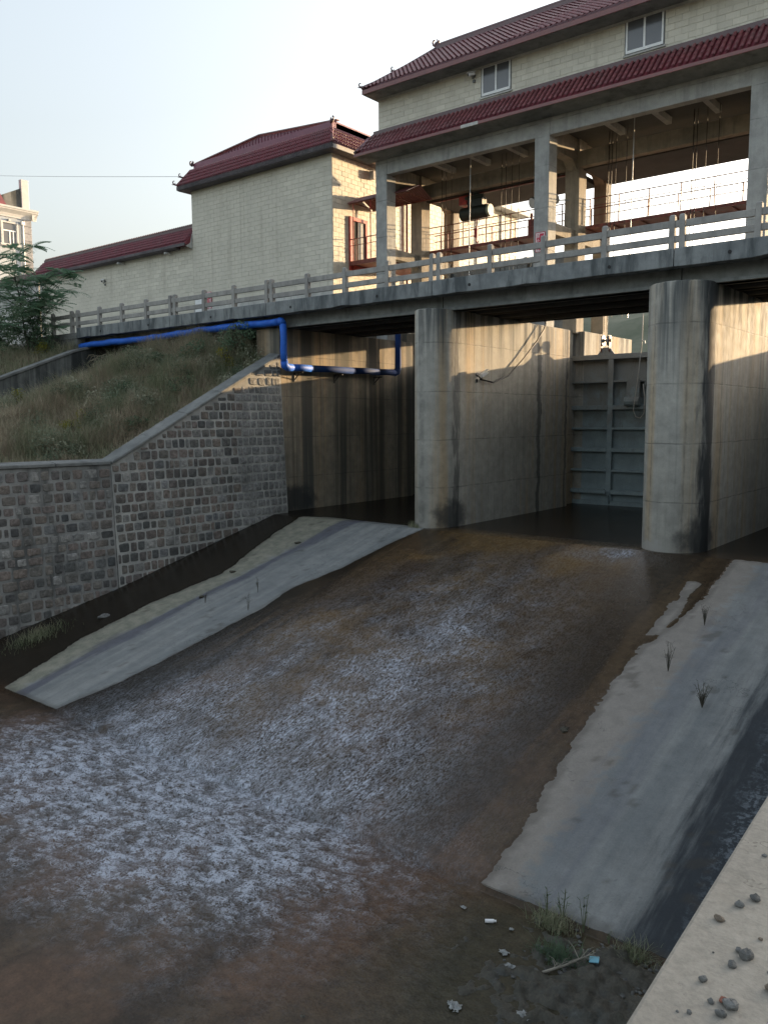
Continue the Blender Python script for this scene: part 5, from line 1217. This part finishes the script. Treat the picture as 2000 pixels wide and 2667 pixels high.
# tall wispy stems in front of the pipe
N = 2600; r3 = np.random.RandomState(9); x = np.concatenate([r3.normal(-31.5, .9, 1300), r3.normal(-34.5, 1.3, 1300)]); y = r3.uniform(24.2, 25.5, N)
V, F_, S = blades(np.stack([x, y, bank_h(x, y)], 1), r3.uniform(.7, 1.55, N), np.full(N, .012), r3.uniform(.2, .9, N), r3.uniform(.35, 1, N), r3)
from_np('tall_dry_grass', V, F_, m_grass, shade=S, kind='stuff')

def young_tree(base, hgt, label, seed, spread=1.0, nfr=240):
    """pinnate leaved sapling: forked trunk, arching limbs, compound leaves"""
    r = random.Random(seed); B = Vector(base); t = empty('young_tree', base, label, 'tree')
    g = MB(); tips = []
    for q in range(3):
        H = hgt*(1, .78, .6)[q]*.9; P = [B+Vector((.15*q, .1*q, 0))]; d = Vector((r.uniform(-.12, .12)+(0, .3, -.3)[q], r.uniform(-.1, .1), 1))
        for i in range(8):
            d = (d+Vector((r.uniform(-.12, .12), r.uniform(-.1, .1), .12))).normalized(); P.append(P[-1]+d*H/8)
        g.tube(P, [.075*(1-.11*i)*(1, .75, .6)[q] for i in range(9)], 7)
        for i in range(2, 9):
            for w in range(3):
                a = r.choice((r.uniform(-.9, .9), r.uniform(2.3, 4.1), r.uniform(0, 6.28))); l = hgt*r.uniform(.17, .33)*(.45+.75*math.sin(math.pi*min(1, (i-.5)/8.6)))*spread
                dd = Vector((math.cos(a), math.sin(a), r.uniform(.25, .8))).normalized(); b0 = P[i-1].lerp(P[i], r.random())
                L_ = [b0, b0+dd*l*.4, b0+dd*l*.75+Vector((0, 0, .02)), b0+dd*l+Vector((0, 0, -.08*l))]; g.tube(L_, [.022, .016, .01, .005], 5)
                tips.extend([(L_[1], dd), (L_[2], dd), (L_[3], dd), (L_[3], dd)])
        tips.extend([(P[8], d)]*3)
    build('trunk', g, m_bark, t, smooth=True)
    V, F, S = [], [], []
    for i in range(nfr):
        p, d = r.choice(tips); a = r.uniform(0, 6.28); dr = Vector((math.cos(a), math.sin(a), r.uniform(-.1, .6))).normalized(); L = r.uniform(.6, 1.15); sh = r.random()
        side = dr.cross(Vector((0, 0, 1))).normalized(); nl = 9; ph = r.uniform(-.4, .4); sd_ = (side*math.cos(ph)+Vector((0, 0, 1))*math.sin(ph)).normalized()
        for j in range(1, nl+1):
            c = p+dr*L*j/nl+Vector((0, 0, -.32*L*(j/nl)**2)); ll = .27*(1-.45*abs(j/nl-.45))
            for sg in (-1, 1):
                ld = (sd_*sg*.9+dr*.42+Vector((0, 0, -.25))).normalized(); w = dr*.042; o = len(V)
                V += [c, c+ld*ll*.5+w, c+ld*ll, c+ld*ll*.5-w]; F.append((o, o+1, o+2, o+3)); s = min(1, max(0, .25+.5*sh+r.uniform(-.15, .15))); S += [s]*4
    from_np('crown', [tuple(v) for v in V], F, m_tree, t, S); return t
young_tree((-46.1, 24.6, 4.0), 5.9, 'young pinnate leaved tree with feathery dark green crown at the left end of the bridge', 4, spread=1.55, nfr=620)
young_tree((-49.8, 23.8, 3.8), 3.2, 'smaller feathery sapling at the left edge beside the young tree', 9, nfr=260)

# weeds, litter and stones in the channel
def dry_weed(p, h, label, seed, n=9, green=False, spread=.35, group='weeds in the channel'):
    r = random.Random(seed); P = Vector(p); t = empty('weed', p, label, 'weed', group); g = MB(); lv = MB()
    for i in range(n):
        a = r.uniform(0, 6.28); l = h*r.uniform(.5, 1); d = Vector((math.cos(a), math.sin(a), 0))*spread*r.uniform(.1, 1)*l
        pts = [P, P+d*.4+Vector((0, 0, l*.5)), P+d+Vector((0, 0, l))]; g.tube(pts, [.007, .006, .003], 4)
        for q in range(3):
            c = pts[1].lerp(pts[2], r.random()); e = c+Vector((r.uniform(-.1, .1), r.uniform(-.1, .1), r.uniform(.02, .1)))*h*1.3; g.tube([c, e], [.004, .002], 4)
            if green:
                w = Vector((r.uniform(-1, 1), r.uniform(-1, 1), 0))*.014; m = (c+e)/2; lv.quad(c, m+w, e, m-w)
    build('stems', g, m_grass if green else m_bark, t)
    if green: build('leaves', lv, m_green, t)
    return t
fz = lambda x, y: -4.2-.25*(25.1-y)
for i, (x, y, h, lb, n) in enumerate([(-20.5, 18.56, .55, 'thin dry weed on the left dry strip, uppermost of three near its lower edge', 7), (-21.73, 17.3, .4, 'short dry weed in the middle of the left dry strip', 8), (-19.7, 17.4, .6, 'thin dry weed at the water edge of the left dry strip', 6),
        (-6.47, 20.9, .55, 'wispy weed high on the right dry strip', 12), (-6.5, 18.48, .75, 'tall wispy dry weed halfway down the right dry strip', 9), (-5.35, 17.33, .55, 'spiky tufted dry weed near the dark algae band', 22)]):
    dry_weed((x, y, fz(x, y)+.01), h, lb, 20+i, n, False, .5 if n > 20 else .28)
for i, (x, y, h, lb, n) in enumerate([(-5.62, 10.98, .75, 'leafless seeding weed at the toe of the right strip, leftmost of three tall ones', 4), (-5.36, 10.98, .95, 'tall green weed at the toe of the right strip, middle of three', 6), (-5.02, 11.0, 1.0, 'tall narrow leaved weed at the toe of the right strip, rightmost of three', 4), (-4.6, 10.97, .35, 'short weed at the toe of the right strip near the dark band', 9)]):
    dry_weed((x, y, -7.86), h*.75, lb, 60+i, n, True, .18)
r4 = np.random.RandomState(31)
for i, (x, y, n, lb) in enumerate([(-5.45, 10.85, 500, 'low green grass tuft at the foot of the tall weeds'), (-5.05, 10.2, 380, 'green grass tuft in the muddy pool'), (-4.15, 10.9, 260, 'dark grass tuft at the foot of the dark algae band'), (-25.6, 13.4, 700, 'dark weeds at the foot of the flared stone wall'), (-18.9, 25.35, 160, 'tiny dry weeds at the foot of the left pier')]):
    t = empty('grass_tuft', (x, y, -7.85 if y < 11.05 else fz(x, y)), lb, 'grass tuft', 'grass tufts in the channel')
    P = np.stack([r4.normal(x, .16 if n < 600 else .3, n), r4.normal(y, .10 if n < 600 else .45, n), np.full(n, WL[t.name].z)], 1)
    if y > 11.05: P[:, 2] = -4.2-.25*np.clip(25.1-P[:, 1], 0, 99)
    V, F_, S = blades(P, r4.uniform(.08, .34, n), np.full(n, .010), r4.uniform(.2, 1, n), r4.uniform(0, .5, n), r4)
    from_np('blades', V, F_, m_grass if i != 1 else m_green, t, S, kind='stuff')
def bottle(p, d):
    p = Vector(p); d = Vector(d).normalized(); t = empty('plastic_bottle', p, 'white plastic bottle lying in the shallow brown pool', 'bottle')
    g = MB(); c = p+Vector((0, 0, .03)); g.tube([c-d*.085, c-d*.082, c+d*.045, c+d*.065, c+d*.068], [.024, .029, .029, .016, .016], 14); build('body', g, m_white, t, smooth=False)
    g = MB(); g.tube([c+d*.069, c+d*.088], .018, 12); build('cap', g, m_white, t); return t
bottle((-6.25, 10.32, -7.80), (.8, .6, 0))
m_bag = plain('translucent_plastic', (.25, .26, .255), .35, .25, 12.)
def rag(p, r, label, seed, name='plastic_bag', cat='litter', mat=None):
    r *= .62; rr = random.Random(seed); P = Vector(p); g = MB(); n = 9; pts = []
    for i in range(n):
        for j in range(n):
            u, v = i/(n-1)-.5, j/(n-1)-.5; q = math.hypot(u, v)
            pts.append(P+Vector((u*2*r*rr.uniform(.75, 1.1)*(1-.3*q), v*1.3*r*rr.uniform(.7, 1.1), .012+abs(rr.gauss(0, .035))*(1-q)*r*5)))
    fs = [(i*n+j, i*n+j+1, (i+1)*n+j+1, (i+1)*n+j) for i in range(n-1) for j in range(n-1) if math.hypot(i-n/2, j-n/2) < n*.52*rr.uniform(.75, 1.1)]
    g.add(pts, fs); o = build(name, g, mat or m_bag, loc=p); s = o.modifiers.new('thickness', 'SOLIDIFY'); s.thickness = .004; return tag(o, label, cat, 'litter in the pool')
LT = [(-5.71, 9.79, .16, 'crumpled clear plastic bag in the pool, upper of two close together'), (-5.49, 9.58, .17, 'crumpled pale plastic bag in the pool, lower of two close together'), (-5.66, 8.42, .22, 'large crumpled plastic bag near the lower edge of the photo, left of two'), (-4.85, 8.85, .2, 'crumpled plastic bag near the lower edge of the photo, right of two'),
      (-6.79, 10.37, .10, 'small grey crumpled wrapper where the water leaves the right strip'), (-5.9, 10.35, .08, 'small torn wrapper right of the white bottle')]
for i, (x, y, r, lb) in enumerate(LT): rag((x, y, -7.795), r, lb, 80+i)
g = MB(); g.obox((-4.58, 10.42, -7.74), (.065, .02, .012), (-.02, .055, .006), (0, 0, .006)); o = build('blue_card', g, plain('pale_blue_plastic', (.18, .42, .52), .5, .1), loc=(-4.58, 10.42, -7.74)); tag(o, 'pale blue plastic card lying on the dead branch', 'card')
t = empty('dead_branch', (-4.85, 9.95, -7.78), 'pale dead branch with thin twigs lying in the muddy pool', 'branch'); g = MB(); rg = random.Random(6)
g.tube([(-5.05, 9.75, -7.77), (-4.85, 10.0, -7.72), (-4.72, 10.25, -7.70), (-4.6, 10.5, -7.68)], [.022, .018, .013, .007], 7)
for i in range(14):
    b0 = Vector((-4.95, 9.9, -7.73)).lerp(Vector((-4.6, 10.5, -7.68)), rg.random()); e = b0+Vector((rg.uniform(-.32, .32), rg.uniform(-.22, .26), rg.uniform(-.02, .13))); g.tube([b0, b0.lerp(e, .5)+Vector((0, 0, .04)), e], [.006, .004, .002], 4)
build('branch_wood', g, plain('bleached_wood', (.26, .24, .20), .9, .2), t)
m_rock = plain('grey_pebble', (.125, .125, .12), .9, .35, 20., obj=.03); m_rockred = plain('red_brick_bit', (.20, .085, .06), .9, .3, 20.)
m_rockbr = plain('brown_pebble', (.14, .115, .09), .9, .35, 20.)
RK = [(-.606, 2.380, .022, 0, 'brown grey stone on the sandy slab, left of the two uppermost large ones'), (-.580, 2.440, .024, 0, 'angular dark stone on the sandy slab, right of the two uppermost large ones'), (-.632, 2.275, .019, 2, 'pointed brownish stone on the sandy slab near its channel edge'), (-.525, 2.150, .030, 0, 'largest rounded grey stone in the middle of the sandy slab'), (-.548, 2.166, .016, 0, 'small grey stone touching the left of the largest grey stone'),
      (-.545, 2.095, .019, 0, 'oval dark grey stone below the largest grey stone'), (-.585, 1.990, .018, 0, 'flat grey stone alone near the slab edge'), (-.520, 1.945, .017, 3, 'reddish brick chip on the sandy slab'), (-.502, 1.935, .027, 0, 'dark grey stone beside the reddish brick chip'), (-.512, 1.893, .020, 0, 'grey stone below the reddish brick chip'), (-.545, 1.925, .013, 0, 'small grey stone left of the reddish brick chip'), (-.436, 2.06, .028, 2, 'brown stone at the right edge of the photo on the slab'),
      (-.49, 1.79, .014, 0, 'grey stone near the bottom right corner of the slab')]
for i, (x, y, r, mi, lb) in enumerate(RK):
    g = MB(); rr = random.Random(200+i); r *= .62; g.blob((x, y, -1.41+r*.55), (r*rr.uniform(.9, 1.25), r*rr.uniform(.75, 1.05), r*.75), 300+i, 7, .20)
    tag(build('pebble', g, (m_rock, m_rock, m_rockbr, m_rockred)[mi], loc=(x, y, -1.41), smooth=False), lb, 'stone', 'stones on the sandy slab')
rr = random.Random(77)
for i in range(26):
    x, y = rr.uniform(-.64, -.42), rr.uniform(1.75, 2.9); r = rr.uniform(.003, .008); g = MB(); g.blob((x, y, -1.41+r*.5), (r, r*.8, r*.7), 400+i, 4, .2)
    tag(build('pebble', g, m_rockbr if i % 2 else m_rock, loc=(x, y, -1.41)), 'tiny pebble scattered on the sandy slab', 'stone', 'tiny pebbles on the sandy slab')
g = MB()
for i in range(420):
    x, y = rr.gauss(-4.3, .5), rr.gauss(10.2, .45)
    if y > 10.98 or x > -.95: continue
    r = rr.uniform(.012, .05); g.blob((x, y, -7.80+r*.2), (r, r*rr.uniform(.6, 1), r*.6), i, 3, .2)
build('pool_gravel', g, plain('pool_gravel', (.10, .10, .095), .85, .4, 15.), kind='stuff')
for i, (x, y, lb) in enumerate([(-24.6, 15.3, 'grey stone lying on the wet dark band below the stone wall'), (-23.0, 19.6, 'dark clump of mud on the beige edge of the left strip'), (-22.3, 17.6, 'dark clump on the left strip beside the purple streak'), (-7.6, 15.5, 'dark stick like clump at the water edge of the right strip'), (-22.6, 22.6, 'small dark disc shaped stain of mud on the upper left strip')]):
    r = .16 if i == 0 else .10; g = MB(); g.blob((x, y, fz(x, y)+r*.2), (r, r*1.2, r*.45), 500+i, 6, .25); tag(build('stone' if i == 0 else 'mud_clump', g, m_rock if i == 0 else m_bark, loc=(x, y, fz(x, y))), lb, 'stone' if i == 0 else 'mud')
